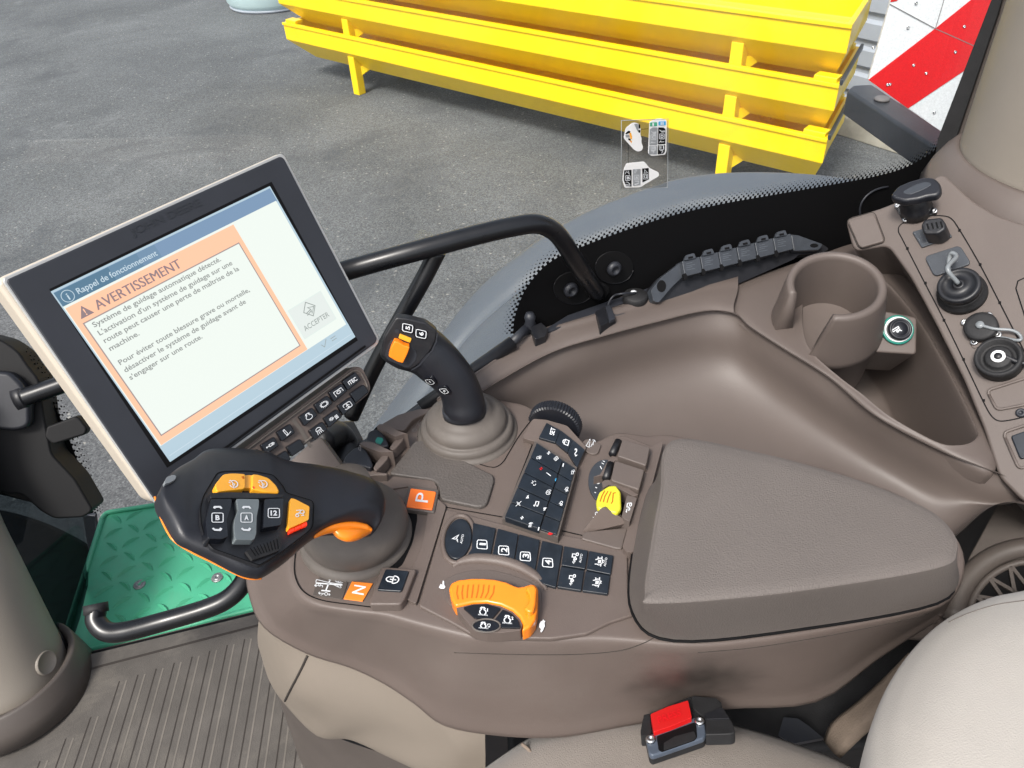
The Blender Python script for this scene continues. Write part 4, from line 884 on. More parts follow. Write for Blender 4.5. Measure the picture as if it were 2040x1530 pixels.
# ---- right corner pillar
dq_ = CZ - Q.at((1946, 376)).z - .004; q = P(1899, 322, dq_); azl = math.atan2(q.x, q.y); dist = math.hypot(q.x, q.y) + .10; rp_ = .155
azc = azl + math.asin(rp_ / dist); pc = Vector((math.sin(azc) * dist, math.cos(azc) * dist, CZ - dq_))
rpo = thing('rear_pillar', 'wide beige cab pillar rising at the right edge beside the black window seal', 'pillar', pc)
revolve('post', pc, Z, [(rp_, -.02), (rp_, .0), (rp_, .2), (rp_ - .002, .5), (rp_ - .004, .8)], M['pillar'], rpo, n=72)
revolve('foot_collar', pc, Z, [(rp_ + .035, -.06), (rp_ + .028, -.04), (rp_ + .016, -.018), (rp_ + .006, -.006), (rp_ + .001, -.004), (rp_ - .004, -.01)], TA_, rpo, n=72)
# seal strip
SLp = Pl(pc + Vector((-.19, .0, 0)), (EYE - pc - Vector((-.15, 0, 0))))
SLp = Pl(P(1870, 320, .47), Vector((-.62, -.78, 0)))
ws = thing('door_seal', 'tall black rubber window seal between the window and the beige pillar', 'seal', SLp.at((1870, 300)))
slab('outer_lip', [(1990, -40), (2008, -40), (1990, 25), (1905, 278), (1872, 362), (1856, 352), (1868, 276)], SLp, .004, .014, M['rubber'], ws, bw=.002)
slab('inner_band', [(2008, -40), (2045, -40), (2020, 20), (1904, 312), (1880, 366), (1872, 360), (1905, 278), (1990, 25)], SLp, .0, .014, M['taupe_dark'], ws, bw=.003)
# ================================================================== MONITOR
u = Vector((0.65226743, 0.75759219, 0.02452084)); v = Vector((-0.3565029, 0.31073762, 0.88110602)); v = (v - u * v.dot(u)).normalized()
BL = Vector((-0.29412705, 0.47506321, CZ - 0.44654175)); SN = u.cross(v).normalized()
SPn = Pl(BL, SN); SN = SPn.n
mo = thing('touchscreen_monitor', 'large tilted touchscreen with pale housing showing an orange bordered French warning', 'monitor', BL + u * .1 - v * .05)
SWd = .211; SHt = .211 / 1.302
def sq(pts): return pts
outer = [(10, 556), (562, 306), (758, 680), (312, 1002)]
bezel = [(8, 556), (561, 309), (754, 677), (700, 716), (313, 1000)]
slab('back_housing', [(-8, 566), (0, 552), (556, 305), (568, 309), (757, 672), (752, 686), (700, 722), (318, 1004), (300, 996)], SPn, .001, .032, M['housing'], mo, r=10, bw=.006, seg=4)
slab('silver_trim', [(7, 553), (560, 305), (568, 311), (757, 676), (752, 688), (316, 1004), (309, 1002), (6, 562)], SPn, .003, .006, M['silver'], mo, r=10, bw=.001)
slab('bezel', [(11, 558), (559, 311), (566, 315), (752, 675), (748, 684), (315, 999), (309, 997)], SPn, .0045, .006, M['darkgrey'], mo, r=9, bw=.0012)
M['darkgrey'].node_tree.nodes['Principled BSDF'].inputs['Roughness'].default_value = .5
sl_ = mk('screen_surround', [SPn.at(p, .0048) for p in ((98, 576), (541, 362), (713, 678), (333, 932))], [(0, 1, 2, 3)], M['seam'], mo, False)
def spt(x, y, off=.005):  # screen units: x 0..100 left to right, y 0..76.8 top to bottom
    return BL + u * (SWd * x / 100) + v * (SHt * (1 - y / 76.8)) + SN * off
def srect(nm, x0, y0, x1, y1, mt_, off, par=None):
    return mk(nm, [spt(x0, y0, off), spt(x1, y0, off), spt(x1, y1, off), spt(x0, y1, off)], [(0, 1, 2, 3)], M[mt_], par or scrn, False)
scrn = mk('screen', [spt(0, 0), spt(100, 0), spt(100, 76.8), spt(0, 76.8)], [(0, 1, 2, 3)], M['s_bar'], mo, False)
srect('title_bar', .5, .8, 99.5, 7, 's_blue', .0051)
for k, (a, b) in enumerate(((.5, 22), (22, 34), (34, 42))): srect('title_bar_shade', a, 1.0, b, 7, ('s_navy', 's_navy2', 's_navy3')[k], .0052)
srect('window', .4, 6.6, 99.0, 69.4, 's_white', .0053)
srect('button_row', 0, 69.4, 100, 76.5, 's_bar', .0052); srect('button_row_edge', 1, 74.4, 99, 74.7, 's_head', .0054)
srect('alert_border', .8, 7.5, 75.6, 69.2, 's_peach', .0055)
srect('alert_frame', 2.7, 14.9, 73.6, 66.2, 's_edge', .0057); srect('alert_page', 3.2, 15.4, 73.1, 65.7, 's_white', .0058)
def sbox(nm, pts, mt_, off): return mk(nm, [spt(x, y, off) for x, y in pts], [tuple(range(len(pts)))], M[mt_], scrn, False)
def stext(s, x0, x1, yb, cap, mt_, bold=.0):
    text3('text_line', s, spt(x0, yb, .005), u * (SWd * (x1 - x0) / 100), v * (SHt * cap / 76.8), SN, M[mt_], scrn, bold, .0011)
stext('Rappel de fonctionnement', 7.5, 40.9, 5.1, 2.2, 's_head', .01)
text3('info_mark', 'i', spt(3.6, 5.4, .005), u * (SWd * .6 / 100), v * (SHt * 2.6 / 76.8), SN, M['s_head'], scrn, .01, .0011)
stroke('info_ring', [[spt(x, y, .005) for x, y in circ(3.9, 4.0, 2.2, n=24)]], SPn, .0005, M['s_head'], scrn, .0011)
stext('AVERTISSEMENT', 9.9, 46.6, 13.3, 3.6, 's_title', 0)
text3('text_line', 'AVERTISSEMENT', spt(10.1, 13.3, .005), u * (SWd * 36.7 / 100), v * (SHt * 3.6 / 76.8), SN, M['s_title'], scrn, 0, .00115)
sbox('warning_triangle', [(3.1, 13.4), (5.8, 9.1), (8.4, 13.4)], 's_title', .0060)
text3('exclamation_mark', '!', spt(5.5, 12.9, .005), u * (SWd * .5 / 100), v * (SHt * 2.5 / 76.8), SN, M['s_peach'], scrn, .02, .0012)
for y, s_, x1 in ((18.2, 'Système de guidage automatique détecté.', 62.4), (21.7, "L'activation d'un système de guidage sur une", 65.9), (25.0, 'route peut causer une perte de maîtrise de la', 67.2), (28.5, 'machine.', 17.7),
                  (34.8, 'Pour éviter toute blessure grave ou mortelle,', 66.3), (38.2, 'désactiver le système de guidage avant de', 62.1), (41.6, "s'engager sur une route.", 38.0)):
    stext(s_, 5.3, x1, y, 1.95, 's_text', .014)
srect('accept_button_edge', 76.8, 50, 96, 64.8, 's_pale', .0055); srect('accept_button', 77.1, 50.3, 95.7, 64.5, 's_button', .0056)
stext('ACCEPTER', 79.0, 93.5, 61.9, 2.3, 's_btext', .004)
stroke('accept_symbol', [[spt(x, y, 0) for x, y in L_] for L_ in ([(86.3, 50.9), (89.6, 54.4), (86.3, 57.9), (83, 54.4), (86.3, 50.9)], [(83.8, 55.4), (86.8, 54.8), (85.8, 53.4), (88.8, 54.4), (86.4, 56.7), (86.8, 55.4), (83.8, 56.4)])], SPn, .0008, M['s_btext'], scrn, .0062)
stroke('check_symbol', [[spt(82.4, 70.9, 0), spt(83.4, 72.6, 0), spt(86, 69.9, 0)], [spt(88, 71, 0), spt(91, 71, 0)], [spt(88, 72.2, 0), spt(91, 72.2, 0)]], SPn, .0006, M['s_btext'], scrn, .006)
# groove and lettering on the bezel
stroke('bezel_groove', [[SPn.at(p) for p in ((345, 964), (722, 690))]], SPn, .0022, M['seam'], mo, .0062)
text3('bezel_lettering', 'JOHN DEERE', SPn.at((264, 470), .0048), SPn.at((402, 408), .0048) - SPn.at((264, 470), .0048), v * .0062, SN, M['bezel_print'], mo, .0, .0003)
# keypad strip
KPn = P3((500, 905, .54), (735, 755, .50), (700, 880, .555)); KPn = Pl(SPn.at((620, 830)) + SN * -.004, SN)
kp = thing('keypad_strip', 'brown strip of black shortcut buttons below the touchscreen', 'keypad', KPn.at((620, 830)))
slab('frame', [(470, 905), (702, 732), (712, 730), (722, 734), (736, 762), (738, 775), (733, 786), (655, 850), (560, 922), (520, 960), (440, 1010)], KPn, .0, .022, M['taupe'], kp, r=7, bw=.003, seg=4)
tube('frame_rim', [KPn.at(p, .0005) for p in rnd([(480, 905), (704, 738), (718, 740), (732, 768), (730, 782), (648, 850), (560, 918)], 8)], .0011, M['boot'], kp, n=6, smoothpath=False)
stroke('frame_divider', [[KPn.at(p) for p in ((583, 836), (600, 858), (612, 880), (620, 890))]], KPn, .004, M['boot'], kp, .0006)
kk = lambda x, y: (580 + x / 5.886, 700 + y / 5.886)
kb = [((640, 350), (800, 270), 'iTEC'), ((470, 485), (620, 385), 'pto'), ((290, 630), (450, 530), 'gear'), ((100, 770), (275, 660), 'engine'),
      ((735, 505), (865, 410), None), ((570, 650), (725, 545), 'view'), ((395, 790), (560, 690), 'sun'), ((225, 950), (390, 840), 'lamp')]
def keybtn(quad, sym, c, ux, uy, pl=KPn):
    b_ = slab('button', quad, pl, .004, .006, M['gloss'], kp, r=3, bw=.0018)
    T = pl.up(.0042)
    if sym == 'iTEC': 
        p0 = (c[0] - ux[0] - uy[0] * .7, c[1] - ux[1] - uy[1] * .7); textp('lettering', 'iTEC', p0, (p0[0] + 2 * ux[0], p0[1] + 2 * ux[1]), (p0[0] + uy[0] * 1.3, p0[1] + uy[1] * 1.3), T, M['print'], b_, .03)
    elif sym: icon('symbol', SY[sym], c, ux, uy, T, .0007, M['print'], b_)
    return b_
SY = {
 'pto': [[(-1, -.9), (-1, .8), (1, .8), (1, -.5)], circ(0, 0, .4, n=10)] + [[(.4 * math.cos(a), .4 * math.sin(a)), (.6 * math.cos(a), .6 * math.sin(a))] for a in [k * math.pi / 4 for k in range(8)]],
 'gear': [circ(0, 0, .68, n=24)] + [[(.7 * math.cos(a), .7 * math.sin(a)), (1.05 * math.cos(a), 1.05 * math.sin(a))] for a in [k * math.pi / 7 for k in range(14)]],
 'engine': [circ(0, -.25, .75, 110, 430, 18), [(-.26, .45), (-.3, .75), (-.55, .75), (-.35, 1.05), (.35, 1.05), (.55, .75), (.3, .75), (.26, .45)]],
 'view': [rnd([(-.9, -.9), (.9, -.9), (.9, .9), (-.9, .9)], .4) + [(-.9, 0)], [(0, -.7), (0, .3)], [(-.4, -.1), (0, .35), (.4, -.1)], [(-.3, -.6), (.3, -.6)], [(-.15, .6), (.15, .6)]],
 'sun': [circ(-.5, .1, .28, n=12)] + [[(-.5 + .4 * math.cos(a), .1 + .4 * math.sin(a)), (-.5 + .6 * math.cos(a), .1 + .6 * math.sin(a))] for a in [k * math.pi / 4 for k in range(8)]] + [[(x, -.6), (x + .1, -.3), (x - .05, 0), (x + .1, .4)] for x in (.4, .65, .9)] + [[(.3, -.75), (1.05, -.75)]],
 'lamp': [circ(0, .3, .6, 0, 180, 12, ry=.7) + [(-.6, .1), (.6, .1), (.6, .3)]] + [[(x * .8, -.1), (x * 1.2, -1.1)] for x in (-.6, -.2, .2, .6)],
 'diag': [[(-.4, .9), (-.05, 1), (.1, -.6), (-.3, -.9), (-.4, .9)], [(-.3, -1), (.9, -.6)]],
 'cyl': [[(-.2, -.3), (.8, -.3), (1, 0), (.8, .3), (-.2, .3), (-.2, -.3)], [(-.2, 0), (-.7, 0)], circ(-.85, 0, .15, n=8), circ(.55, 0, .15, n=8)],
 'tool': [[(-.8, -.4), (-.4, .4), (.3, .5), (.9, -.3)], [(-.9, -.7), (.9, -.7)], circ(0, 0, .3, n=8)]}
kc = [[(640, 365), (765, 265), (805, 305), (675, 455)], None]
def kq(cx_, cy_): # parallelogram in zoom units around centre
    return [kk(cx_ + a, cy_ + b) for a, b in ((-112, 0), (45, -110), (110, -18), (-44, 112))]
UXk = (12.5, -8.5); UYk = (-6, -8)
for (cx_, cy_, s_) in ((715, 350, 'iTEC'), (555, 483, 'pto'), (385, 625, 'gear'), (205, 768, 'engine'), (808, 495, None), (660, 640, 'view'), (495, 785, 'sun'), (325, 932, 'lamp')):
    c = kk(cx_, cy_ - 5); keybtn(kq(cx_, cy_), s_, c, (UXk[0] * .6, UXk[1] * .6) if s_ != 'iTEC' else (8, -5.4), (UYk[0] * .6, UYk[1] * .6))
for (cx_, cy_, s_) in ((570, 862, 'diag'), (538, 888, 'cyl'), (505, 912, 'tool'), (590, 892, None), (562, 915, None), (530, 942, None)):
    keybtn([(cx_ + a * 1.1, cy_ + b) for a, b in ((-17, -1), (8, -18), (17, 0), (-7, 18))], s_, (cx_, cy_ - 1), (7.6, -5.2), (-4, -5.4))
# monitor bracket
mb = thing('monitor_arm', 'black and brown swivel arm carrying the touchscreen', 'monitor arm', P(660, 920, .6))
slab('brown_cover', [(560, 935), (620, 880), (640, 870), (680, 925), (700, 945), (700, 985), (590, 990)], Pl(P(640, 930, .63), (-.1, -.5, .8)), 0, .02, M['taupe'], mb, r=4, bw=.003)
tube('knuckle', [P(640, 880, .64), P(668, 868, .66), P(688, 892, .68), P(680, 935, .68)], [.016, .020, .018, .014], M['black'], mb, n=16)
slab('clamp', [(655, 850), (682, 838), (704, 880), (700, 905), (672, 912), (650, 890)], Pl(P(680, 875, .67), (-.3, -.7, .6)), 0, .03, M['black'], mb, r=6, bw=.004)
# ================================================================== SEAT CONSOLE (armrest body)
ac = thing('armrest_console', 'brown armrest console carrying levers, dial and black buttons beside the seat', 'armrest console', P(1000, 1300, 1.0))
topo = [(592, 1045), (572, 1100), (578, 1160), (618, 1205), (700, 1222), (765, 1230), (830, 1248), (900, 1266), (960, 1277), (1100, 1281), (1191, 1279), (1256, 1283), (1400, 1292), (1600, 1268), (1800, 1230), (1893, 1196), (1925, 1120), (1890, 1050), (1800, 990), (1650, 935), (1500, 900), (1345, 868), (1290, 868), (1230, 862), (1165, 880), (1060, 815), (1010, 800), (930, 790), (850, 812), (775, 842), (735, 880), (690, 930)]
DT = [.60] * len(topo)
for i in (12, 13, 14, 15, 16, 17, 18, 19, 20): DT[i] = .60
T_ = [P(x, y, d) for (x, y), d in zip(topo, DT)]
botp = {0: (525, 1060, .66), 1: (500, 1120, .68), 2: (505, 1185, .685), 3: (535, 1250, .69), 4: (618, 1302, .70), 5: (703, 1330, .71), 6: (770, 1362, .72), 7: (830, 1402, .725), 8: (890, 1446, .73), 9: (1000, 1466, .73), 10: (1120, 1468, .73), 11: (1250, 1445, .73), 12: (1430, 1413, .73), 13: (1615, 1399, .73), 14: (1738, 1312, .71), 15: (1860, 1235, .69)}
B_ = [P(*botp[i]) if i in botp else Vector((t.x, t.y, CZ - .73)) for i, t in enumerate(T_)]
cT = sum(T_, Vector()) / len(T_)
def mixr(a, b, k, kz): return [Vector((p.x + (q.x - p.x) * k, p.y + (q.y - p.y) * k, p.z + (q.z - p.z) * kz)) for p, q in zip(a, b)]
Tin = [t + (cT - t).normalized() * .010 for t in T_]
rings = [Tin, mixr(Tin, T_, .75, 1), mixr(T_, B_, .06, .05), mixr(T_, B_, .18, .16), mixr(T_, B_, .5, .45), mixr(T_, B_, .85, .8), B_, [b + (Vector((cT.x, cT.y, b.z)) - b) * .25 + Vector((0, 0, .004)) for b in B_]]
# corner rounding: lift inner ring a touch
rings[0] = [p + Vector((0, 0, .003)) for p in rings[0]]; rings[1] = [p + Vector((0, 0, .0015)) for p in rings[1]]
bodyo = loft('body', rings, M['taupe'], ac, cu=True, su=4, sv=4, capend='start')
DK = H(.597)                               # deck plane
def dk(p, o=0): return DK.at(p, o)
# fine parting lines on the body side
def onside(p, D): return P(*p, D)
seam_on('side_seam', bodyo, [(905, 1300), (1050, 1304), (1160, 1303), (1235, 1296), (1280, 1282), (1312, 1266)], .0004, M['groove'], ac, off=.0001)
seam_on('side_seam', bodyo, [(1390, 1300), (1500, 1290), (1640, 1268), (1780, 1240), (1850, 1222)], .0004, M['groove'], ac, off=.0001)
# ---- pale leg cover under the nose
lc = thing('leg_cover', 'cream moulded cover below the nose of the armrest console', 'cover', P(760, 1450, 1.0))
ctop = [(519, 1215, .70), (560, 1262, .70), (625, 1298, .71), (703, 1326, .715), (770, 1358, .72), (830, 1398, .725), (890, 1440, .73), (967, 1460, .73)]
cmid = [(513, 1265, .78), (548, 1325, .78), (600, 1385, .78), (680, 1415, .78), (770, 1440, .78), (850, 1470, .775), (910, 1500, .77), (967, 1510, .77)]
cbot = [(517, 1295, .86), (536, 1355, .88), (566, 1400, .89), (632, 1463, .88), (700, 1472, .86), (780, 1508, .85), (860, 1545, .84), (967, 1590, .83)]
cin = [(x + 14, y + 2, d + .03) for x, y, d in cbot]
lcs = loft('shell', [[P(x + 10, y - 10, d - .01) for x, y, d in ctop], [P(*p) for p in ctop], [P(*p) for p in cmid], [P(*p) for p in cbot], [P(*p) for p in cin]], M['cream'], lc, su=6, sv=5)
seam_on('joint', lcs, [(613, 1306), (597, 1340), (580, 1372), (568, 1396)], .0014, M['groove'], lc)
# ---- pedestal
pd = thing('pedestal', 'dark brown pedestal rising from the floor mat below the cream cover', 'pedestal', P(700, 1500, 1.25))
pt = [(540, 1330, .93), (566, 1400, .94), (640, 1455, .93), (760, 1500, .92), (967, 1560, .9)]
pb = [(545, 1360, 1.25), (582, 1470, 1.25), (606, 1530, 1.25), (680, 1640, 1.25), (900, 1800, 1.25)]
loft('skirt', [[P(*p) for p in pt], [(P(*a) + P(*b)) / 2 for a, b in zip(pt, pb)], [P(*p) for p in pb]], M['taupe_dark'], pd)
# ================================================================== ARMREST PAD
ap = thing('armrest_pad', 'long padded grey brown armrest lid at the rear of the console', 'armrest', P(1600, 1080, .6))
ti = [(1345, 892), (1500, 916), (1690, 968), (1815, 1018), (1868, 1055), (1880, 1088), (1840, 1112), (1560, 1158), (1320, 1180), (1305, 1168), (1312, 1100), (1328, 985)]
tr_ = [(1340, 879), (1500, 901), (1700, 955), (1832, 1008), (1888, 1050), (1903, 1096), (1855, 1132), (1560, 1178), (1310, 1200), (1288, 1180), (1298, 1098), (1318, 985)]
tb = [(1325, 880), (1500, 900), (1700, 952), (1850, 1008), (1905, 1062), (1908, 1135), (1868, 1196), (1600, 1246), (1345, 1270), (1262, 1215), (1262, 1100), (1292, 975)]
db = [.585, .60, .60, .60, .59, .585, .585, .585, .585, .585, .585, .585]
r0 = [P(x, y, .514) for x, y in ti]; r1 = [P(x, y, .517) for x, y in tr_]; r2 = [P(x, y, d) for (x, y), d in zip(tb, db)]
for i in (0, 1, 2, 3, 4): r2[i] = Vector((r1[i].x + (.0), r1[i].y + .006, CZ - .59))
cp = sum(r1, Vector()) / 12
r0 = [a.lerp(b, .35) for a, b in zip(r0, r1)]
r1b = [a.lerp(b, .07) + (a - cp).normalized() * .0015 for a, b in zip(r1, r2)]
loft('cushion', [[p.lerp(cp, .55) + Vector((0, 0, .0025)) for p in r0], [p.lerp(cp, .12) + Vector((0, 0, .001)) for p in r0], r0, r1, r1b, [a.lerp(b, .6) for a, b in zip(r1, r2)], r2, [p - Vector((0, 0, .008)) for p in r2]], M['pad'], ap, cu=True, su=6, sv=4, capend='start')
sm = [P(x, y, d + .003) for (x, y), d in zip(tb, db)]
tube('seam', crom([r2[i] - Vector((0, 0, .004)) + (r2[i] - cp).normalized() * .001 for i in (5, 6, 7, 8, 9, 10, 11, 0)], 5), .0013, M['seam'], ap, n=8, smoothpath=False)
# side split line below the pad
# ================================================================== DECK DETAILS
stroke('deck_seam', [[dk((p.x, p.y)) for p in crom([Vector((*q, 0)) for q in L_], 6)] for L_ in (
    [(594, 1080), (588, 1110), (588, 1147), (604, 1178), (640, 1196), (700, 1205), (762, 1212), (785, 1208), (796, 1200)],
    [(831, 870), (900, 905), (955, 925), (977, 931), (990, 930), (1003, 920), (1014, 902), (1035, 868), (1062, 833)])], DK, .0011, M['seam'], ac, .0006)
stroke('deck_seam', [[dk(p) for p in ((830, 1206), (888, 1011), (1003, 1031), (1240, 1086))], [dk(p) for p in ((1003, 1031), (1018, 995), (1062, 882))]], DK, .0012, M['seam'], ac, .0006)
# raised control panel carrying buttons and dial
pnl = slab('control_panel', [(889, 1013), (1000, 1043), (1250, 1088), (1252, 1180), (1262, 1225), (1215, 1240), (1170, 1262), (1100, 1272), (950, 1269), (895, 1238), (833, 1206)], DK, .0035, .006, M['taupe'], ac, r=6, bw=.0018)
PP = DK.up(.0036)
# ridge between the lever recess and the panel
slab('divider_ridge', [(868, 990), (889, 1008), (829, 1203), (797, 1186), (820, 1136), (842, 1085), (852, 1020)], DK, .004, .012, M['taupe'], ac, r=6, bw=.0025)
# dark slot behind the lever boot
slab('lever_slot', [(792, 1000), (826, 1004), (832, 1030), (822, 1080), (800, 1128), (768, 1140), (740, 1120), (770, 1040)], DK, .0006, .0006, M['seam'], ac, r=10)
# textured hand rest
slab('hand_rest', [(774, 943), (826, 878), (842, 876), (900, 905), (983, 946), (984, 958), (970, 1004), (955, 1010), (878, 994), (873, 965), (862, 955)], DK, .0045, .008, M['leather'], ac, r=8, bw=.002)
slab('front_ledge', [(690, 925), (760, 935), (776, 948), (864, 958), (872, 972), (866, 985), (820, 968), (770, 975), (720, 958)], DK, .002, .006, M['taupe'], ac, r=5, bw=.002)
# P warning lamp
pf = slab('lamp_frame', [(813, 966), (875, 974), (866, 1021), (803, 1014)], DK, .006, .012, M['taupe_dark'], ac, r=4, bw=.0018)
pl_ = slab('parking_lamp', [(818, 972), (869, 979), (861, 1015), (809, 1009)], DK, .0075, .004, M['lit_orange'], ac, r=3, bw=.001)
pl_['label'] = 'lit orange square lamp with the letter P'
LT = DK.up(.0078)
textp('letter', 'P', (852, 1002), (856, 984), (827, 999), LT, M['print'], pl_, .0)
# N sticker, shift diagram, lock button
ns = slab('neutral_label', [(701, 1158), (743, 1162), (722, 1198), (684, 1193)], DK, .0016, .001, M['sticker_orange'], ac, bw=.0003)
ns['label'] = 'orange label with the letter N'
textp('letter', 'N', (724, 1186), (729, 1169), (701, 1182), DK.up(.0017), M['white'], ns, .01)
sd_ = slab('shift_diagram', [(638, 1145), (695, 1153), (682, 1194), (622, 1186)], DK, .0012, .001, M['taupe_dark'], ac, r=4, bw=.0003)
z8 = lambda L_: zf(590, 1100, 7.286, L_)
stroke('symbols', [[DK.at(p) for p in z8(L_)] for L_ in ([(290, 460), (675, 490)], [(490, 430), (435, 570)], [(370, 568), (500, 580)])], DK, .0014, M['print'], sd_, .0014)
fine = [circ(500, 400, 22, n=10), [(300, 410), (480, 455), (640, 530)], [(300, 410), (290, 450)], [(480, 455), (665, 480)], [(560, 420), (600, 450), (640, 430), (680, 455), (650, 440), (680, 455), (645, 465)], circ(630, 440, 18, n=8), [(270, 495), (300, 480)], [(270, 495), (300, 515)], circ(345, 490, 18, n=8), [(280, 495), (390, 500), (385, 525)], circ(440, 620, 22, n=10), [(330, 605), (350, 590)], [(330, 605), (350, 625)], [(335, 607), (420, 615)], [(500, 630), (480, 615)], [(500, 630), (480, 645)], [(460, 625), (500, 630)], [(360, 640), (400, 620)], [(640, 490), (660, 530)], [(600, 500), (650, 535)]]
stroke('fine_symbols', [[DK.at(p) for p in z8(L_)] for L_ in fine], DK, .0006, M['print'], sd_, .0015)
lb = slab('lock_button_block', [(760, 1128), (830, 1133), (808, 1190), (798, 1204), (735, 1204), (742, 1180)], DK, .010, .014, M['taupe'], ac, r=6, bw=.003)
lk = slab('lock_button', [(768, 1133), (815, 1137), (800, 1178), (751, 1175)], DK, .012, .006, M['key'], ac, r=4, bw=.001)
LK = DK.up(.0122)
icon('padlock_mark', [circ(-.5, 0, .55, 90, 270, 10, ry=.5) + [(0, -.5)], [(-.5, .5), (0, .5)], [(0, -.75), (0, .75)], [(0, .75)] + circ(.15, 0, .75, 90, -90, 12, ry=.75) + [(0, -.75)], [(-.5, 0), (-.1, 0)], [(.2, 0), (.5, 0)]], (783, 1155), (12.5, 1.5), (3, -9.5), LK, .0011, M['print'], lk)
stroke('button_arc', [[LK.at(p) for p in circ(762, 1168, 9, -70, 60, n=10)], [LK.at(p) for p in circ(762, 1168, 3, n=10)]], LK, .0006, M['darkgrey'], lk)
# small icons above the joystick boot
stroke('joystick_symbols', [[DK.at(p) for p in L_] for L_ in ([(822, 862), (836, 838), (856, 826)], circ(826, 858, 4, n=8, ry=3), [(833, 846), (840, 842), (838, 852), (833, 846)], [(845, 834), (850, 836), (848, 830)])], DK, .0007, M['faint'], ac, .001)
# ---- row of buttons on the control panel
z3 = lambda L_: zf(860, 1000, 5.1, L_)
btn = [('oval_button', None), ]
ov = [(a, b) for a, b in z3([(270 + 135 * math.cos(t) * 1 - 0 * math.sin(t) + 22 * math.sin(t) * -1, 370 + 205 * math.sin(t)) for t in [k * math.pi / 20 for k in range(40)]])]
ring = [PP.at(p) for p in z3([(272 + 158 * math.cos(t) - 22 * math.sin(t), 380 + 240 * math.sin(t)) for t in [k * math.pi / 20 for k in range(40)]])]; ring.append(ring[0])
tube('oval_bezel', ring, .0026, M['taupe'], ac, n=10, smoothpath=False)
ob = slab('steering_button', ov, PP, .0045, .005, M['key'], ac, bw=.0012); OT = PP.up(.0047)
ob['label'] = 'oval black button with a steering arrow and AUTO'
icon('arrow_mark', [[(-.9, .05), (.6, .9), (.1, 0), (.75, -.9), (.45, -.2), (-.9, .05)]], z3([(245, 375)])[0], (7.5, -.5), (1.5, -8), OT, .0010, M['print'], ob)
textp('lettering', 'AUTO', *z3([(308, 428), (330, 335), (286, 422)]), OT, M['print'], ob, .01)
btq = [([(420, 212), (650, 266), (585, 598), (335, 585), (408, 470)], '1', (514, 432)),
       ([(672, 268), (880, 325), (830, 632), (700, 600), (605, 596)], '2', (733, 492)),
       ([(890, 328), (1098, 385), (1042, 742), (940, 680), (840, 636)], '3', (953, 553)),
       ([(1122, 390), (1332, 442), (1262, 868), (1130, 830), (1052, 755)], '4', (1180, 617))]
for q, s_, c in btq:
    b_ = slab('number_button', z3(q), PP, .003, .004, M['key'], ac, r=2, bw=.001, seg=2); b_['label'] = 'black button numbered ' + s_
    T = PP.up(.0032); x, y = c
    ww = .5 if s_ == '1' else 1
    p0, p1, p2 = z3([(x + 32, y + 22 * ww), (x + 36, y - 22 * ww), (x - 30, y + 16 * ww)]); textp('numeral', s_, p0, p1, p2, T, M['print'], b_, .02)
    rr_ = [(x - 50, y - 45), (x + 45, y - 50 + 10), (x + 52, y + 50), (x - 55, y + 40)]; rp = z3(rr_)
    R4 = rnd(rp, 3.4, 4); L_ = [T.at(p) for p in R4] + [T.at(R4[0])]
    k_ = len(R4); stroke('numeral_frame', [[T.at(R4[(i) % k_]) for i in range(k_ + 1)]], T, .0009, M['print'], b_)
sq_ = [([(1345, 445), (1590, 492), (1560, 680), (1318, 640)], 'tractor_auto', (1455, 570)), ([(1600, 494), (1848, 542), (1820, 735), (1572, 684)], 'axle_auto', (1705, 608)),
       ([(1312, 655), (1552, 695), (1520, 900), (1275, 862)], 'tractor', (1425, 790)), ([(1565, 698), (1815, 748), (1790, 935), (1530, 900)], 'axle', (1680, 820))]
SYM = {'tractor': [circ(.45, .75, .3, n=12), [(.1, .8), (-.7, .9), (-.7, .2), (-.2, .2), (-.2, -.5), (.1, -.5)], circ(.2, -.25, .22, n=10), [(.0, .4), (.2, .0)], [(0, -.6), (-.1, -1.1)], [(-.45, -.8), (-.1, -1.15), (.2, -.7)]],
       'axle': [[(-1.1, .5), (-.7, .5), (-.5, .7)] + circ(0, 0, .75, 130, 50, 6) + [(.45, 1.1)], [(-.5, 1.1), (-.45, .75)], circ(0, 0, .75, 50, -50, 8), [(-1.1, -.5), (-.7, -.5)] + circ(0, 0, .75, -130, -50, 6) + [(.45, -1.1)], [(-.25, -.3), (.25, -.3), (.25, .3), (-.25, .3), (-.25, -.3)], [(0, .3), (0, -.3)], [(.75, .2), (1.1, .2)], [(.75, -.2), (1.1, -.2)]]}
for q, s_, c in sq_:
    b_ = slab('square_button', z3(q), PP, .003, .004, M['key'], ac, r=2, bw=.001, seg=2); T = PP.up(.0032)
    b_['label'] = 'small black button with ' + {'tractor_auto': 'a tractor arrow and AUTO', 'axle_auto': 'an axle symbol and AUTO', 'tractor': 'a tractor arrow only', 'axle': 'an axle symbol only'}[s_]
    icon('symbol', SYM[s_.split('_')[0]], z3([c])[0], (8.2, -.4), (1.4, -9.0), T, .0009, M['print'], b_)
    if 'auto' in s_:
        x, y = c; textp('lettering', 'AUTO', *z3([(x + 42, y + 50), (x + 68, y - 35), (x + 18, y + 42)]) if 0 else z3([(x + 62, y + 52), (x + 80, y - 38), (x + 40, y + 47)]), T, M['print'], b_, .01)
    d_ = z3([(q[3][0] + 40, q[3][1] - 40)])[0]; slab('indicator', circ(d_[0], d_[1], 1.8, n=8)[:-1], T, 0, .0003, M['darkgrey'], b_)
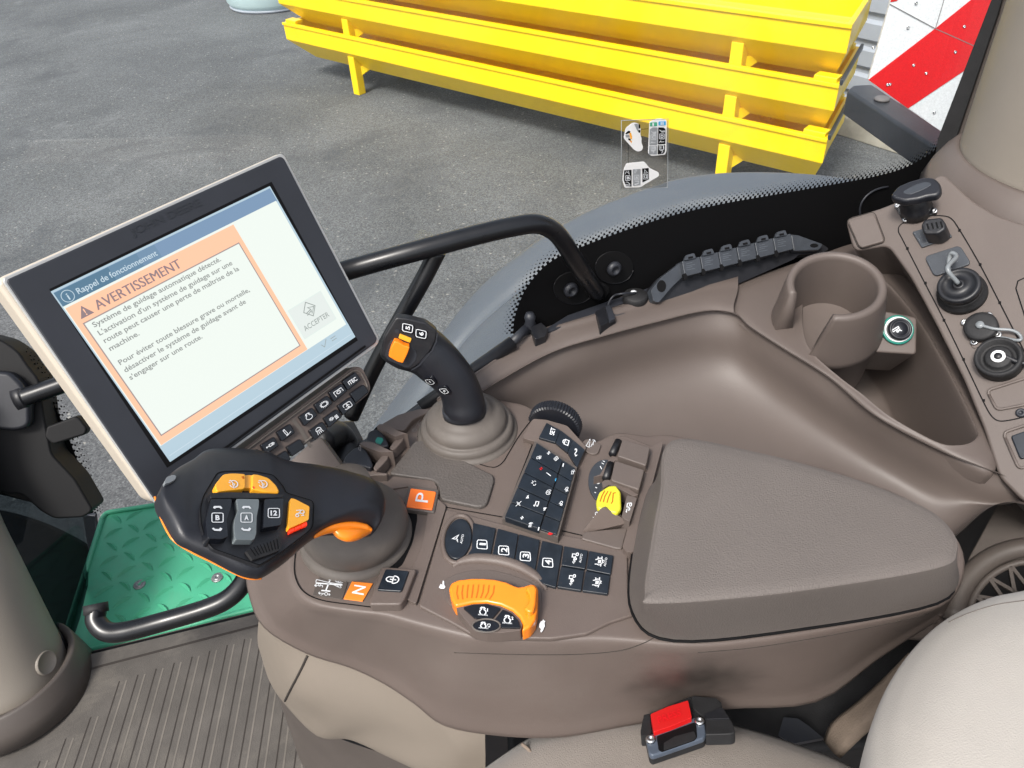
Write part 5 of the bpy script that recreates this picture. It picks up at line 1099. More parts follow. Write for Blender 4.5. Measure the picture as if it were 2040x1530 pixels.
# ---- orange speed dial
hump = [PP.at(p, -.001) for p in z3([(215, 660), (300, 610), (440, 585), (600, 592), (760, 622), (900, 672), (1030, 745), (1120, 820), (1165, 900)])]
tube('dial_hood', hump, [.002, .0045, .006, .006, .006, .006, .0055, .004, .002], M['taupe'], ac, n=14)
fl_ = z3([(110, 800), (240, 730), (420, 690), (620, 690), (820, 740), (1000, 810), (1120, 900), (1110, 1080), (1060, 1260), (960, 1330), (560, 1350), (430, 1290), (300, 1180), (150, 1000)])
slab('dial_floor', fl_, PP, .0012, .002, M['taupe_side'], ac, r=8, bw=.0008)
do = thing('speed_dial', 'orange ribbed speed dial with engine symbols between a hare and a tortoise', 'dial', PP.at(z3([(600, 1100)])[0]))
dial = z3([(172, 870), (200, 815), (270, 785), (400, 770), (520, 770), (640, 780), (760, 808), (840, 845), (885, 858), (940, 850), (1000, 828), (1045, 830), (1082, 868), (1078, 1010), (1074, 1090), (1050, 1200), (1000, 1270), (915, 1308), (930, 1240), (895, 1165), (820, 1095), (700, 1040), (560, 1012), (420, 1018), (240, 1058), (195, 980)])
slab('rotor', dial, PP, .016, .017, M['orange'], do, bw=.0035, seg=5)
slab('thumb_fin', z3([(950, 868), (1003, 838), (1042, 840), (1068, 872), (1056, 1030), (1036, 1105), (985, 1120), (935, 1080), (990, 1000), (985, 930)]), PP, .0225, .010, M['orange'], do, r=5, bw=.003, seg=4)
rb = []
for k in range(8):
    x = 255 + k * 53; x2 = 265 + k * 45 + (k > 3) * 2; y0_ = 850 - 10 * math.sin(k / 7 * 3.1); y1_ = 1000 + (-8 if 1 < k < 7 else 6)
    rb.append([PP.at(p, .016) for p in z3([(x + 10, y0_), (x, (y0_ + y1_) / 2), (x2 + 5, y1_ - 15)])])
stroke('rib_lines', rb, PP, .0012, M['brownshade'], do, .0003)
hub = z3([(245, 1068), (420, 1024), (560, 1018), (700, 1048), (815, 1100), (890, 1170), (922, 1245), (905, 1305), (700, 1328), (560, 1330), (470, 1310), (400, 1265), (320, 1170)])
slab('hub', hub, PP, .013, .014, M['taupe'], do, r=3, bw=.0015)
HT = PP.up(.0132)
for nm, q, c, s_ in (('dial_button', [(318, 1072), (420, 1042), (560, 1036), (705, 1080), (610, 1190), (520, 1182), (440, 1180)], (520, 1112), '1'), ('dial_button', [(722, 1090), (810, 1130), (880, 1200), (905, 1278), (705, 1275), (690, 1230), (640, 1195)], (768, 1196), '2')):
    b_ = slab(nm, z3(q), PP, .0150, .003, M['gloss'], do, r=3, bw=.0008); T = PP.up(.0152)
    b_['label'] = 'glossy black dial button with engine symbol and ' + s_
    icon('engine_mark', SY['engine'], z3([c])[0], (8.2, .8), (0, -7.2), T, .0010, M['print'], b_)
    x, y = c; textp('numeral', s_, *z3([(x + 42, y + 2), (x + (52 if s_ == '1' else 62), y + 2), (x + 42, y - 28)]), T, M['print'], b_, .03)
    textp('lettering', 'n/min', *z3([(x - 48, y + 40), (x + 48, y + 48), (x - 46, y + 22)]), T, M['print'], b_, .01)
b_ = slab('dial_button', z3([(555 + 135 * math.cos(t), 1257 + 62 * math.sin(t)) for t in [k * math.pi / 16 for k in range(32)]]), PP, .0150, .003, M['gloss'], do, bw=.0008); T = PP.up(.0152)
b_['label'] = 'round glossy black dial button at the hub centre'
icon('engine_mark', SY['engine'], z3([(525, 1255)])[0], (7, .8), (0, -5.5), T, .0010, M['print'], b_)
textp('lettering', 'n/min', *z3([(480, 1285), (575, 1292), (482, 1270)]), T, M['print'], b_, .01)
icon('fan_mark', [circ(-.3, .3, .35, n=8), circ(.3, .3, .35, n=8), circ(.0, -.3, .35, n=8)], z3([(582, 1258)])[0], (3, .2), (0, -4), T, .0012, M['print'], b_)
rim_ = [PP.at(p, .0148) for p in z3([(555 + 142 * math.cos(t), 1257 + 68 * math.sin(t)) for t in [k * math.pi / 16 for k in range(33)]])]
tube('hub_ring', rim_, .0008, M['boot'], do, n=6, smoothpath=False)
# hare and tortoise
slab('hare_mark', z3([(78, 855), (95, 830), (108, 850), (112, 800), (125, 803), (128, 845), (140, 862), (125, 880), (90, 878), (75, 868)]), PP, .0022, .0006, M['print'], ac)
slab('tortoise_mark', z3([(1128, 1205), (1133, 1190), (1140, 1205), (1155, 1210), (1145, 1225), (1150, 1262), (1138, 1280), (1133, 1300), (1112, 1325), (1104, 1312), (1112, 1288), (1092, 1270), (1095, 1235), (1110, 1212)]), PP, .0022, .0006, M['print'], ac)
# ---- function key block
KB = P3((1068, 880, .590), (1147, 933, .590), (1055, 1050, .590))
kbp = slab('key_block', [(1066, 878), (1150, 930), (1112, 1070), (1000, 1032)], KB, .006, .02, M['taupe_dark'], ac, r=2, bw=.002)
def bil(u_, v_):
    A_, B__, C_, D_ = (1069, 881), (1147, 933), (1110, 1066), (1004, 1030)
    # u left-right, v top-bottom
    t = (A_[0] + (B__[0] - A_[0]) * u_, A_[1] + (B__[1] - A_[1]) * u_); b = (D_[0] + (C_[0] - D_[0]) * u_, D_[1] + (C_[1] - D_[1]) * u_)
    return (t[0] + (b[0] - t[0]) * v_, t[1] + (b[1] - t[1]) * v_)
keys = []
for j in range(5):
    keys.append(slab('key', [bil(.01, j / 5 + .006), bil(.66, j / 5 + .006), bil(.66, (j + 1) / 5 - .006), bil(.01, (j + 1) / 5 - .006)], KB, .010, .008, M['key'], ac, r=1.5, bw=.0012, seg=2))
    keys.append(slab('key', [bil(.68, j / 5 + .006), bil(.985, j / 5 + .006), bil(.985, (j + 1) / 5 - .006), bil(.68, (j + 1) / 5 - .006)], KB, .008, .008, M['key'], ac, r=1.5, bw=.0012, seg=2))
KT = KB.up(.0102)
def kic(i, sym, c, sx=5.5, m_='print', w_=.0008): icon('symbol', sym, c, (sx * .82, -sx * .08), (sx * .2, -sx * .82), KT, w_ * .8, M[m_], keys[i])
plus = [[(-1, 0), (1, 0)], [(0, -1), (0, 1)]]; minus = [[(0, -1), (0, 1)]]
fan = [circ(.45, 0, .42, n=8), circ(-.45, 0, .42, n=8), circ(0, .45, .42, n=8), circ(0, -.45, .42, n=8)]
kic(0, plus, (1093, 903), 4, w_=.0014); kic(0, fan, (1108, 914), 6); kic(0, minus, (1122, 927), 4, w_=.0014); kic(0, [circ(-.3, 0, .5, n=10), [(.4, .8), (.5, -.8)], [(.9, .6), (.9, -.6)], [(.2, .3), (1, .1)]], (1073, 912), 6)
kic(2, plus, (1078, 934), 3.6, 'red', .0014); kic(2, [[(-.9, .6), (.9, -.7)]], (1093, 945), 7, w_=.0012); kic(2, minus, (1107, 956), 3.6, 'blueprint', .0011)
kic(4, [[(-.9, .8), (-.3, .3), (-.9, 0), (-.3, -.3)], [(0, .6), (.6, .2)], circ(.3, -.6, .4, 180, 380, n=8)], (1064, 962), 7); kic(4, [circ(0, 0, .9, 60, 300, 12), [(.4, .8), (.8, .4)], [(.4, -.8), (.8, -.4)], circ(.1, 0, .4, n=8)], (1093, 981), 6.5)
kic(6, [[(-.6, -.5), (.7, -.5), (0, .8), (-.6, -.5)], [(-.6, 1), (.6, 1)]], (1051, 991), 3.6, w_=.0013); kic(6, [[(-.6, -.8), (-.6, .8), (.6, .5), (.6, -1)], circ(-.85, -.8, .25, n=6), circ(.35, -1, .25, n=6)], (1070, 1003), 6, w_=.0011); kic(6, [[(-.6, .5), (.7, .5), (0, -.8), (-.6, .5)], [(-.6, -1), (.6, -1)]], (1085, 1014), 3.6, w_=.0013)
kic(8, plus, (1040, 1032), 4, w_=.0014); kic(8, [[(-.5, -.8), (.3, -.8), (.3, -.2), (-.5, -.2), (-.5, -.8)], circ(0, -.2, .5, 40, 140, 6), circ(0, -.2, .8, 40, 140, 6), circ(0, -.2, 1.1, 40, 140, 6)], (1057, 1046), 6); kic(8, minus, (1073, 1054), 4, w_=.0014)
kic(6, [[(-1, -1), (1, 1)], [(-1, 1), (1, -1)], circ(0, 0, .5, n=6)], (1033, 1004), 5.5)
kic(1, [[(-.5, -.8), (.5, -.8)], circ(0, -.6, .45, 0, 180, 8, ry=1), [(-.9, .3), (-.5, .2)], [(.9, .3), (.5, .2)], [(0, .8), (0, 1.1)], [(-.6, .9), (-.4, .6)], [(.6, .9), (.4, .6)]], (1141, 941), 5.5)
for c, i in (((1129, 975), 3), ((1118, 1003), 5)): kic(i, [circ(0, .35, .5, n=10), [(-.9, -.2), (-.5, .1)], [(0, -.3), (.4, -1.1)], [(.3, -.2), (.8, -.9)], [(-.3, -.4), (0, -1)]], c, 5.8)
slab('red_mark', [(1094, 1060), (1102, 1063), (1097, 1066), (1091, 1064)], KB, .0106, .0003, M['red'], keys[9])
# SET drum and knurled wheel
KD = P3((1089, 843, .585), (1164, 897, .590), (1075, 872, .588))
slab('drum_housing', [(1062, 834), (1088, 836), (1130, 848), (1168, 890), (1152, 934), (1140, 924), (1066, 880), (1040, 872)], KD, -.001, .03, M['taupe'], ac, r=5, bw=.003)
dq = [[(520, 295), (650, 365), (605, 485), (445, 438)], [(652, 367), (765, 455), (720, 580), (608, 488)], [(768, 458), (885, 555), (810, 725), (723, 583)]]
z4 = lambda L_: zf(980, 780, 4.78, L_)
dn = []
for q in dq: dn.append(slab('key', z4(q), KD, .0025, .006, M['key'], ac, r=1.5, bw=.001, seg=2))
KDT = KD.up(.0028)
textp('lettering', 'SET', *z4([(590, 420), (606, 352), (548, 410)]), KDT, M['print'], dn[0], .02)
icon('padlock_mark', [[(.1, -.6), (.1, .7), (1, .7), (1, -.6), (.1, -.6)], circ(.1, .05, .45, 90, 270, 10, ry=.5)[0:] , [(.45, .1), (.65, .1)]], z4([(690, 480)])[0], (8, 3.2), (2.2, -7.2), KDT, .0010, M['print'], dn[1])
icon('lever_mark', [[(-.8, .6), (-.1, 1), (.1, .5), (-.3, -.4), (.3, -.9), (.7, -.4)], [(-.8, .9), (-.3, 1.2)]], z4([(800, 585)])[0], (5, 2), (2, -6.5), KDT, .0009, M['print'], dn[2])
ax0 = (P(1108, 905, .6) - P(1056, 1050, .6)).normalized()
wc = P(1103, 852, .603)
gw = thing('thumbwheel', 'black ribbed thumbwheel at the far end of the key block', 'thumbwheel', wc)
nt_ = 54; vs = []; fs = []; U_, V_, N_ = frame(ax0)
for j, (h, rs) in enumerate(((-.002, .0), (.0, 1), (.012, 1), (.014, .94))):
    for k in range(nt_ * 2):
        a = math.pi * k / nt_; r = (.0315 - (.0012 if k % 2 else 0)) * (rs if rs else .94); vs.append(wc + (U_ * math.cos(a) + V_ * math.sin(a)) * r + N_ * h)
m_ = nt_ * 2
for j in range(3):
    for k in range(m_): fs.append((j * m_ + k, j * m_ + (k + 1) % m_, (j + 1) * m_ + (k + 1) % m_, (j + 1) * m_ + k))
fs += [list(range(m_))[::-1], [3 * m_ + k for k in range(m_)]]
fixn(mk('wheel', vs, fs, M['softblack'], gw, False))
# ---- right lever bank
z4s = z4
bank = thing('paddle_switches', 'bank of two brown paddle levers in a brown frame left of the armrest pad', 'lever bank', DK.at((1250, 930)))
slab('frame', z4([(1210, 420), (1270, 415), (1540, 520), (1530, 560), (1400, 985), (1360, 985), (1060, 850), (1090, 720)]), DK, .010, .016, M['taupe'], bank, r=4, bw=.003)
for q, nm in (([(1245, 450), (1508, 530), (1470, 705), (1192, 610)], 'paddle'), ([(1172, 655), (1453, 745), (1402, 935), (1132, 842)], 'paddle')):
    slab(nm, z4(q), DK, .022, .02, M['taupe_side'], bank, r=4, bw=.0045, seg=5)
for a, b in (((1205, 475), (1145, 600)), ((1130, 690), (1085, 830))):
    p, q = z4([a, b]); tube('roller', [DK.at(p, .012), DK.at(q, .012)], .0042, M['black'], bank, n=16, smoothpath=False)
slab('middle_web', z4([(1110, 650), (1160, 620), (1480, 735), (1470, 750), (1180, 655), (1125, 700), (1060, 800), (965, 812), (1030, 790)]), DK, .014, .012, M['taupe'], bank, r=2, bw=.002)
dsk = slab('scale_disc', circ(*z4([(1080, 850)])[0], 34, n=36, ry=43)[:-1], DK, .003, .003, M['fender'], ac, bw=.0008)
M['disc'] = M['greyplastic']; dsk.data.materials[0] = M['greyplastic']
stroke('scale_numbers', [[DK.at(p) for p in z4(L_)] for L_ in ([(1055, 680), (1075, 690)], [(1045, 700), (1065, 712)], circ(1010, 880, 18, n=10), [(985, 930), (1000, 940)], [(975, 980), (990, 985)], [(1030, 730), (1045, 760)])], DK, .0010, M['print'], dsk, .0033)
stroke('scale_marks', [[DK.at(p) for p in z4(L_)] for L_ in ([(985, 1160), (1000, 1150), (1005, 1175), (985, 1180), (985, 1160)], [(960, 1200), (985, 1210)], [(955, 1240), (975, 1235), (970, 1255)], [(905, 530), (930, 545), (950, 480), (930, 460), (905, 530)], [(940, 540), (985, 480), (965, 520), (990, 500)])], DK, .0007, M['print'], ac, .0008)
slab('symbol_tab', z4([(900, 445), (1045, 500), (1010, 590), (950, 597), (880, 560), (850, 490)]), DK, .0025, .003, M['taupe_side'], ac, r=5, bw=.001)
stroke('tab_symbol', [[DK.at(p) for p in z4(L_)] for L_ in ([(900, 530), (935, 470), (925, 550), (895, 535), (900, 530)], [(940, 545), (975, 480), (960, 530)], [(955, 480), (975, 480), (985, 500)])], DK, .0007, M['print'], ac, .003)
yl = thing('yellow_lever', 'yellow ribbed lever knob in a brown guard left of the armrest pad', 'lever', DK.at((1210, 1000)))
slab('well', z4([(1060, 855), (1240, 885), (1395, 990), (1330, 1245), (1180, 1180), (1000, 1060)]), DK, .0015, .003, M['seam'], yl, r=2)
slab('rear_wall', z4([(1045, 860), (1100, 838), (1230, 878), (1398, 985), (1350, 1000), (1230, 935), (1120, 885), (1060, 920)]), DK, .018, .02, M['taupe'], yl, r=3, bw=.002)
slab('knob', z4([(1110, 893), (1182, 888), (1228, 950), (1234, 1112), (1192, 1155), (1150, 1148), (1000, 1104), (992, 1035), (1022, 950)]), DK, .024, .007, M['yellowcap'], yl, r=4, bw=.0032, seg=4)
stroke('grip_lines', [[DK.at(p, .024) for p in z4(L_)] for L_ in ([(1075, 945), (1045, 1000), (1030, 1050)], [(1105, 950), (1075, 1000), (1060, 1055)], [(1135, 955), (1110, 1010), (1095, 1060)], [(1180, 965), (1155, 970), (1148, 1050), (1135, 1070)])], DK, .0011, M['brownshade'], yl, .0004)
gd = mk('front_guard', [DK.at(p, h) for p, h in zip(z4([(1045, 1108), (1080, 1100), (1300, 1245), (1330, 1240), (905, 1335), (880, 1330)]), (.026, .026, .012, .008, .0, .0))] + [DK.at(p, 0) for p in z4([(1045, 1150), (1330, 1275)])], [(0, 1, 2, 4), (0, 4, 5), (0, 5, 6), (2, 3, 7, 4), (1, 3, 2)], M['taupe'], yl, False)
m = gd.modifiers.new('s', 'SOLIDIFY'); m.thickness = .004; m.offset = 0; bev(gd, .0012, 2)
ip = slab('symbol_plate', z4([(1285, 985), (1382, 1012), (1312, 1242), (1235, 1192)]), DK, .019, .02, M['taupe_side'], yl, r=2, bw=.001)
icon('tractor_mark', [circ(.5, .6, .35, n=10), circ(.3, -.3, .28, n=10), [(0, .9), (-.7, .7), (-.6, 0), (-.1, .1), (0, -.6)], [(-.6, -.8), (-.2, -1), (-.5, -.4)]], z4([(1300, 1105)])[0], (5.5, 1), (2.5, -10), DK.up(.0193), .0009, M['print'], ip)
slab('end_block', z4([(870, 1335), (1275, 1292), (1290, 1310), (1240, 1495), (1190, 1495), (850, 1400)]), DK, .006, .01, M['taupe_side'], ac, r=4, bw=.003)
slab('edge_rail', [(1296, 890), (1322, 878), (1298, 970), (1262, 1100), (1250, 1100), (1240, 1090), (1262, 1010)], DK, .011, .016, M['taupe'], ac, r=4, bw=.003)
# ---- two front rockers by the window
z7 = lambda L_: zf(580, 700, 5.886, L_)
for (q, gpts, fin, lab, mark) in (
    ([(870, 1050), (905, 940), (990, 905), (1060, 930), (1100, 1000), (1150, 1100), (1060, 1120), (985, 1080)], [(1000, 880), (1040, 850), (1120, 860), (1250, 930), (1370, 970), (1330, 965), (1220, 1000), (1110, 940), (1060, 930)], [(1150, 1130), (1180, 1080), (1290, 950), (1340, 970), (1310, 1040), (1230, 1130), (1185, 1155)], 'black rocker with a teal square mark in a brown hood beside the window', 'teal'),
    ([(600, 1300), (640, 1220), (740, 1130), (820, 1110), (880, 1150), (930, 1250), (960, 1330), (930, 1370), (800, 1330)], [(800, 1080), (850, 1055), (960, 1070), (1090, 1130), (1200, 1180), (1150, 1180), (1040, 1180), (900, 1130), (860, 1110)], [(960, 1370), (990, 1310), (1100, 1180), (1150, 1180), (1130, 1260), (1050, 1350), (995, 1400)], 'black rocker with a pale lever mark in a brown hood, nearer the drive lever', 'pale')):
    rk = thing('rocker_lever', lab, 'rocker switch', DK.at(z7([q[0]])[0]), 'two rocker levers by the window')
    slab('well', z7([(q[0][0], q[0][1]), gpts[0], gpts[4], fin[0], fin[-1]]), DK, .001, .002, M['seam'], rk, r=3)
    b_ = slab('rocker', z7(q), DK, .018, .022, M['softblack'], rk, r=5, bw=.005, seg=5)
    slab('hood', z7(gpts), DK, .022, .024, M['taupe'], rk, r=2, bw=.002)
    slab('finger_fin', z7(fin), DK, .016, .014, M['taupe'], rk, r=3, bw=.003, seg=4)
    if mark == 'teal': slab('teal_mark', z7([(985, 1050), (1010, 1005), (1070, 1015), (1080, 1040), (1050, 1090), (1000, 1075)]), DK, .0185, .0005, M['teal'], b_, r=1.5)
    else: stroke('lever_mark', [[DK.at(p, .018) for p in z7([(835, 1240), (850, 1260), (845, 1310), (825, 1290), (835, 1240)])]], DK, .0006, M['faint'], b_, .0183)
slab('front_cheek', z7([(600, 1310), (650, 1290), (800, 1325), (1000, 1410), (1130, 1430), (1120, 1450), (960, 1450), (760, 1510), (640, 1500), (560, 1420)]), DK, .012, .02, M['taupe'], ac, r=6, bw=.004)
slab('rear_cheek', z7([(1060, 850), (1250, 740), (1500, 672), (1640, 670), (1640, 700), (1430, 800), (1330, 925), (1250, 925)]), DK, .006, .012, M['taupe'], ac, r=5, bw=.003)
# ================================================================== DRIVE LEVER
KL = P3((330, 990, .425), (740, 1030, .535), (480, 1140, .462))
zL = lambda L_: zf(300, 870, 3.923, L_)
dl = thing('drive_lever', 'large black multifunction drive lever with yellow, grey and black switches and orange edging', 'drive lever', P(708, 1060, .59))
se = [((48, 480), (52, 500), .012), ((70, 420), (72, 560), .018), ((115, 340), (112, 640), .020), ((200, 268), (205, 795), .022), ((320, 195), (330, 875), .020), ((430, 126), (480, 945), .025), ((620, 114), (700, 1058), .026), ((820, 130), (810, 1088), .026), ((900, 142), (880, 1084), .026), ((1000, 192), (960, 1040), .025), ((1110, 222), (1080, 952), .025), ((1300, 248), (1250, 805), .025), ((1500, 312), (1370, 735), .034), ((1680, 412), (1530, 700), .046), ((1762, 520), (1690, 712), .040), ((1792, 620), (1745, 735), .026), ((1780, 680), (1765, 728), .01)]
def sw_(secs, zf_, kt=0): return [(zf_([a])[0], zf_([b])[0], t) for a, b, t in secs]
body = sweep('head', sw_(se, zL), KL, M['softblack'], dl, e=3.2, n=36, sub=5)
KTp = KL.up(.0128)
tube('orange_trim', [KL.at(p, -.005) for p in zL([(34, 470), (58, 565), (88, 650), (138, 752), (194, 822), (322, 902), (474, 976), (697, 1086), (790, 1110), (865, 1108)])], .0009, M['orange'], dl, n=8)
tube('orange_grip', [KL.at(p, .002) for p in zL([(1280, 782), (1350, 742), (1430, 712), (1520, 700), (1600, 702), (1680, 716), (1725, 732)])], [.0015, .0030, .0042, .0045, .0045, .004, .002], M['orange'], dl, n=12)
sweep('orange_trigger', sw_([((1425, 735), (1432, 750), .004), ((1460, 722), (1475, 788), .008), ((1530, 718), (1545, 813), .011), ((1600, 718), (1620, 804), .011), ((1680, 724), (1685, 773), .008), ((1722, 730), (1724, 748), .006)], zL), KL, M['orange'], dl, e=2, n=24)
slab('end_lamp', zL([(108, 350), (130, 310), (180, 295), (205, 305), (195, 335), (150, 360), (112, 366)]), KL, .012, .004, M['translucent'], dl, r=4, bw=.001)
# inset panel
ins = zL([(390, 560), (410, 470), (520, 285), (570, 272), (780, 268), (960, 300), (1040, 395), (1060, 440), (1260, 500), (1275, 530), (1268, 700), (1230, 745), (1020, 905), (860, 1000), (840, 1002), (480, 872), (430, 800), (395, 680)])
slab('inset_panel', ins, KTp, -.0002, .004, M['black'], dl, r=7, bw=.0008)
stroke('inset_edge', [[KTp.at((p.x, p.y)) for p in rnd(ins, 7)] + [KTp.at((rnd(ins, 7)[0].x, rnd(ins, 7)[0].y))]], KTp, .0009, M['seam'], dl, .0002)
KI = KTp.up(0.0)
yb = slab('cruise_button', zL([(503, 375), (570, 292), (640, 284), (742, 290), (740, 405), (640, 415), (520, 428)]), KI, .0060, .008, M['amber'], dl, r=5, bw=.0022, seg=4); yb['label'] = 'yellow cruise button nearest the lever tip'
slab('cruise_button_joint', zL([(735, 300), (800, 300), (800, 398), (735, 400)]), KI, .0042, .006, M['amber'], dl, r=2, bw=.001)
yb2 = slab('cruise_button', zL([(792, 288), (840, 290), (925, 318), (985, 375), (1010, 425), (1000, 436), (900, 430), (790, 402)]), KI, .0060, .008, M['amber'], dl, r=5, bw=.0022, seg=4); yb2['label'] = 'yellow cruise button nearest the lever stem'
GA = [circ(0, 0, .8, 130, -160, 16), [(0, 0), (-.6, .8), (-.9, .6)], [(-1, .3), (-.6, .2)], [(-.1, -.2), (0, -.9), (.2, -.7)], circ(0, -.1, .2, n=8)]
icon('speed_mark', GA, zL([(648, 372)])[0], (10, .5), (0, -8.5), KI.up(.0062), .0009, M['print'], yb)
icon('speed_mark', GA, zL([(878, 372)])[0], (10, .5), (0, -8.5), KI.up(.0062), .0009, M['print'], yb2)
slab('scuff', zL([(710, 312), (728, 306), (734, 325), (722, 330)]), KI, .0062, .0002, M['brownshade'], yb); slab('scuff', zL([(795, 390), (805, 386), (815, 400), (804, 406)]), KI, .0062, .0002, M['lit_red'], yb2)
def rockr(nm, q, m_, lab, mk_, c, chev=True):
    b_ = slab(nm, zL(q), KI, .0055, .010, M[m_], dl, r=4, bw=.0025, seg=4); b_['label'] = lab
    T = KI.up(.0057); x, y = c
    fr_ = zL([(x - 44, y - 36), (x + 44, y - 36), (x + 44, y + 36), (x - 44, y + 36)]); R4 = rnd(fr_, 3.5, 4); k_ = len(R4)
    stroke('letter_frame', [[T.at(R4[i % k_]) for i in range(k_ + 1)]], T, .0008, M['print'], b_)
    w__ = 17 if len(mk_) == 1 else 26
    textp('letter', mk_, *zL([(x - w__, y + 19), (x + w__, y + 19), (x - w__, y - 19)]), T, M['print'], b_, .04)
    if chev:
        stroke('arrow_mark', [[T.at(p) for p in zL(L_)] for L_ in ([(x - 28, y - 72), (x - 20, y - 84), (x + 20, y - 84), (x + 32, y - 70)], [(x - 38, y + 82), (x - 22, y + 96), (x + 18, y + 98), (x + 30, y + 82)])], T, .0018, M['print'], b_)
    return b_
rockr('rocker', [(472, 486), (638, 485), (628, 560), (598, 650), (608, 780), (560, 800), (450, 795), (432, 650)], 'gloss', 'black rocker marked B', 'B', (522, 634))
rockr('rocker', [(668, 484), (850, 486), (848, 545), (832, 620), (828, 760), (810, 806), (660, 804), (652, 700), (655, 650), (685, 570)], 'grey', 'grey rocker marked A', 'A', (748, 634))
rockr('rocker', [(890, 488), (1040, 480), (1036, 600), (1020, 690), (880, 712), (885, 600)], 'gloss', 'black button marked 12', '12', (962, 598), False)
y2 = slab('reverse_button', zL([(1094, 480), (1128, 486), (1242, 545), (1236, 648), (1080, 718), (1076, 690)]), KI, .0045, .006, M['amber'], dl, r=3, bw=.001); y2['label'] = 'yellow angled button with a tractor symbol'
icon('tractor_mark', [circ(.4, .3, .4, n=10), circ(-.6, -.5, .3, n=8), [(-.8, .6), (0, .7), (0, 0), (-.8, -.1)], [(.2, -.5), (.7, -.5), (.5, -.2)], [(-.3, .2), (.0, .2)]], zL([(1168, 600)])[0], (10, 0), (0, -9), KI.up(.0047), .0008, M['print'], y2)
slab('warning_light', zL([(1082, 728), (1122, 712), (1128, 732), (1084, 752)]), KI, .0035, .003, M['lit_red'], dl, bw=.0004)
slab('warning_light', zL([(1130, 708), (1172, 690), (1178, 710), (1134, 728)]), KI, .0035, .003, M['lit_red'], dl, bw=.0004)
slab('warning_light', zL([(1180, 686), (1222, 664), (1226, 690), (1184, 706)]), KI, .0035, .003, M['lit_red'], dl, bw=.0004)
slab('upper_lip', zL([(460, 438), (620, 432), (860, 440), (1040, 448), (1036, 474), (850, 478), (470, 480)]), KI, .005, .006, M['black'], dl, r=3, bw=.001)
tw_ = slab('ribbed_wheel', zL([(742, 892), (860, 870), (960, 810), (1005, 772), (1020, 860), (1006, 888), (900, 930), (800, 962), (790, 955)]), KI, .002, .004, M['rubber'], dl, r=3, bw=.001)
stroke('wheel_ribs', [[KI.at(p) for p in zL([(770 + k * 26, 885 - k * 9), (812 + k * 22, 945 - k * 7)])] for k in range(9)], KI, .0008, M['seam'], tw_, .0022)
# boot
bcn = P(712, 1072, .600)
bo = thing('lever_boot', 'grey brown rubber gaiter around the stem of the drive lever', 'gaiter', bcn)
revolve('gaiter', bcn, Vector((.05, -.02, 1)), [(.056, -.012), (.0565, .004), (.0535, .010), (.0495, .0105), (.0510, .014), (.0530, .022), (.0515, .030), (.047, .037), (.038, .044), (.030, .054), (.025, .068), (.022, .085)], M['boot'], bo, n=64)
# ================================================================== JOYSTICK
KJ = P3((923, 825, .565), (790, 690, .475), (880, 650, .458))
zJ = lambda L_: zf(740, 620, 6.375, L_)
js = thing('joystick', 'curved black joystick grip with an orange thumb slider and buttons 5 and 6', 'joystick', P(932, 850, .59))
sj = [((290, 120), (150, 430), .016), ((330, 76), (122, 565), .030), ((600, 118), (300, 690), .040), ((845, 262), (505, 748), .044), ((1030, 430), (620, 832), .044), ((1200, 630), (765, 938), .044), ((1325, 820), (862, 1045), .044), ((1415, 1040), (892, 1130), .046), ((1446, 1190), (905, 1215), .050), ((1440, 1255), (928, 1280), .050)]
gripo = sweep('grip', sw_(sj, zJ), KJ, M['softblack'], js, e=2.3, n=32, sub=6)
tube('grip_collar', [KJ.at(p, 0) for p in zJ([(1175, 1215), (1185, 1300)])], [.0245, .0250], M['darkgrey'], js, n=30, smoothpath=False)
fcp = zJ([(312, 78), (460, 92), (700, 150), (838, 262), (815, 380), (760, 500), (600, 680), (500, 742), (420, 738), (130, 580), (122, 540), (150, 340), (200, 260)])
KF = KJ.up(.021)
slab('face_plate', fcp, KF, .001, .012, M['black'], js, r=6, bw=.002)
stroke('face_seam', [[KF.at(p) for p in zJ([(838, 265), (822, 380), (765, 500), (610, 680), (505, 742)])]], KF, .0014, M['darkgrey'], js, .0014)
slab('thumb_recess', zJ([(235, 375), (340, 360), (520, 450), (585, 540), (570, 620), (490, 712), (430, 715), (200, 620), (170, 560)]), KF, .0016, .001, M['greyplastic'], js, r=7, bw=.0004).data.materials[0] = M['darkgrey']
slab('orange_slider', zJ([(288, 385), (345, 395), (420, 440), (488, 460), (460, 540), (400, 665), (330, 645), (270, 612), (215, 575), (245, 470)]), KF, .010, .010, M['orange'], js, r=3, bw=.0025, seg=4)
slab('orange_button', zJ([(362, 292), (512, 352), (490, 405), (343, 345)]), KF, .003, .003, M['amber'], js, r=2, bw=.0008)
for s_, c in (('5', (457, 213)), ('6', (628, 287))):
    x, y = c
    b_ = slab('numbered_button', zJ([(x - 78, y - 68), (x + 92, y - 35), (x + 72, y + 85), (x - 90, y + 50)]), KF, .0022, .002, M['gloss'], js, r=4, bw=.0007); b_['label'] = 'black joystick button numbered ' + s_
    T = KF.up(.0024)
    R4 = rnd(zJ([(x - 60, y - 62), (x + 70, y - 32), (x + 60, y + 62), (x - 65, y + 34)]), 4, 4); k_ = len(R4)
    stroke('numeral_frame', [[T.at(R4[i % k_]) for i in range(k_ + 1)]], T, .0008, M['print'], b_)
    textp('numeral', s_, *zJ([(x + 26, y + 24), (x + 34, y - 20), (x - 26, y + 14)]), T, M['print'], b_, .03)
slab('dot', circ(*zJ([(322, 256)])[0], 4.5, n=14)[:-1], KF, .0016, .0008, M['darkgrey'], js)
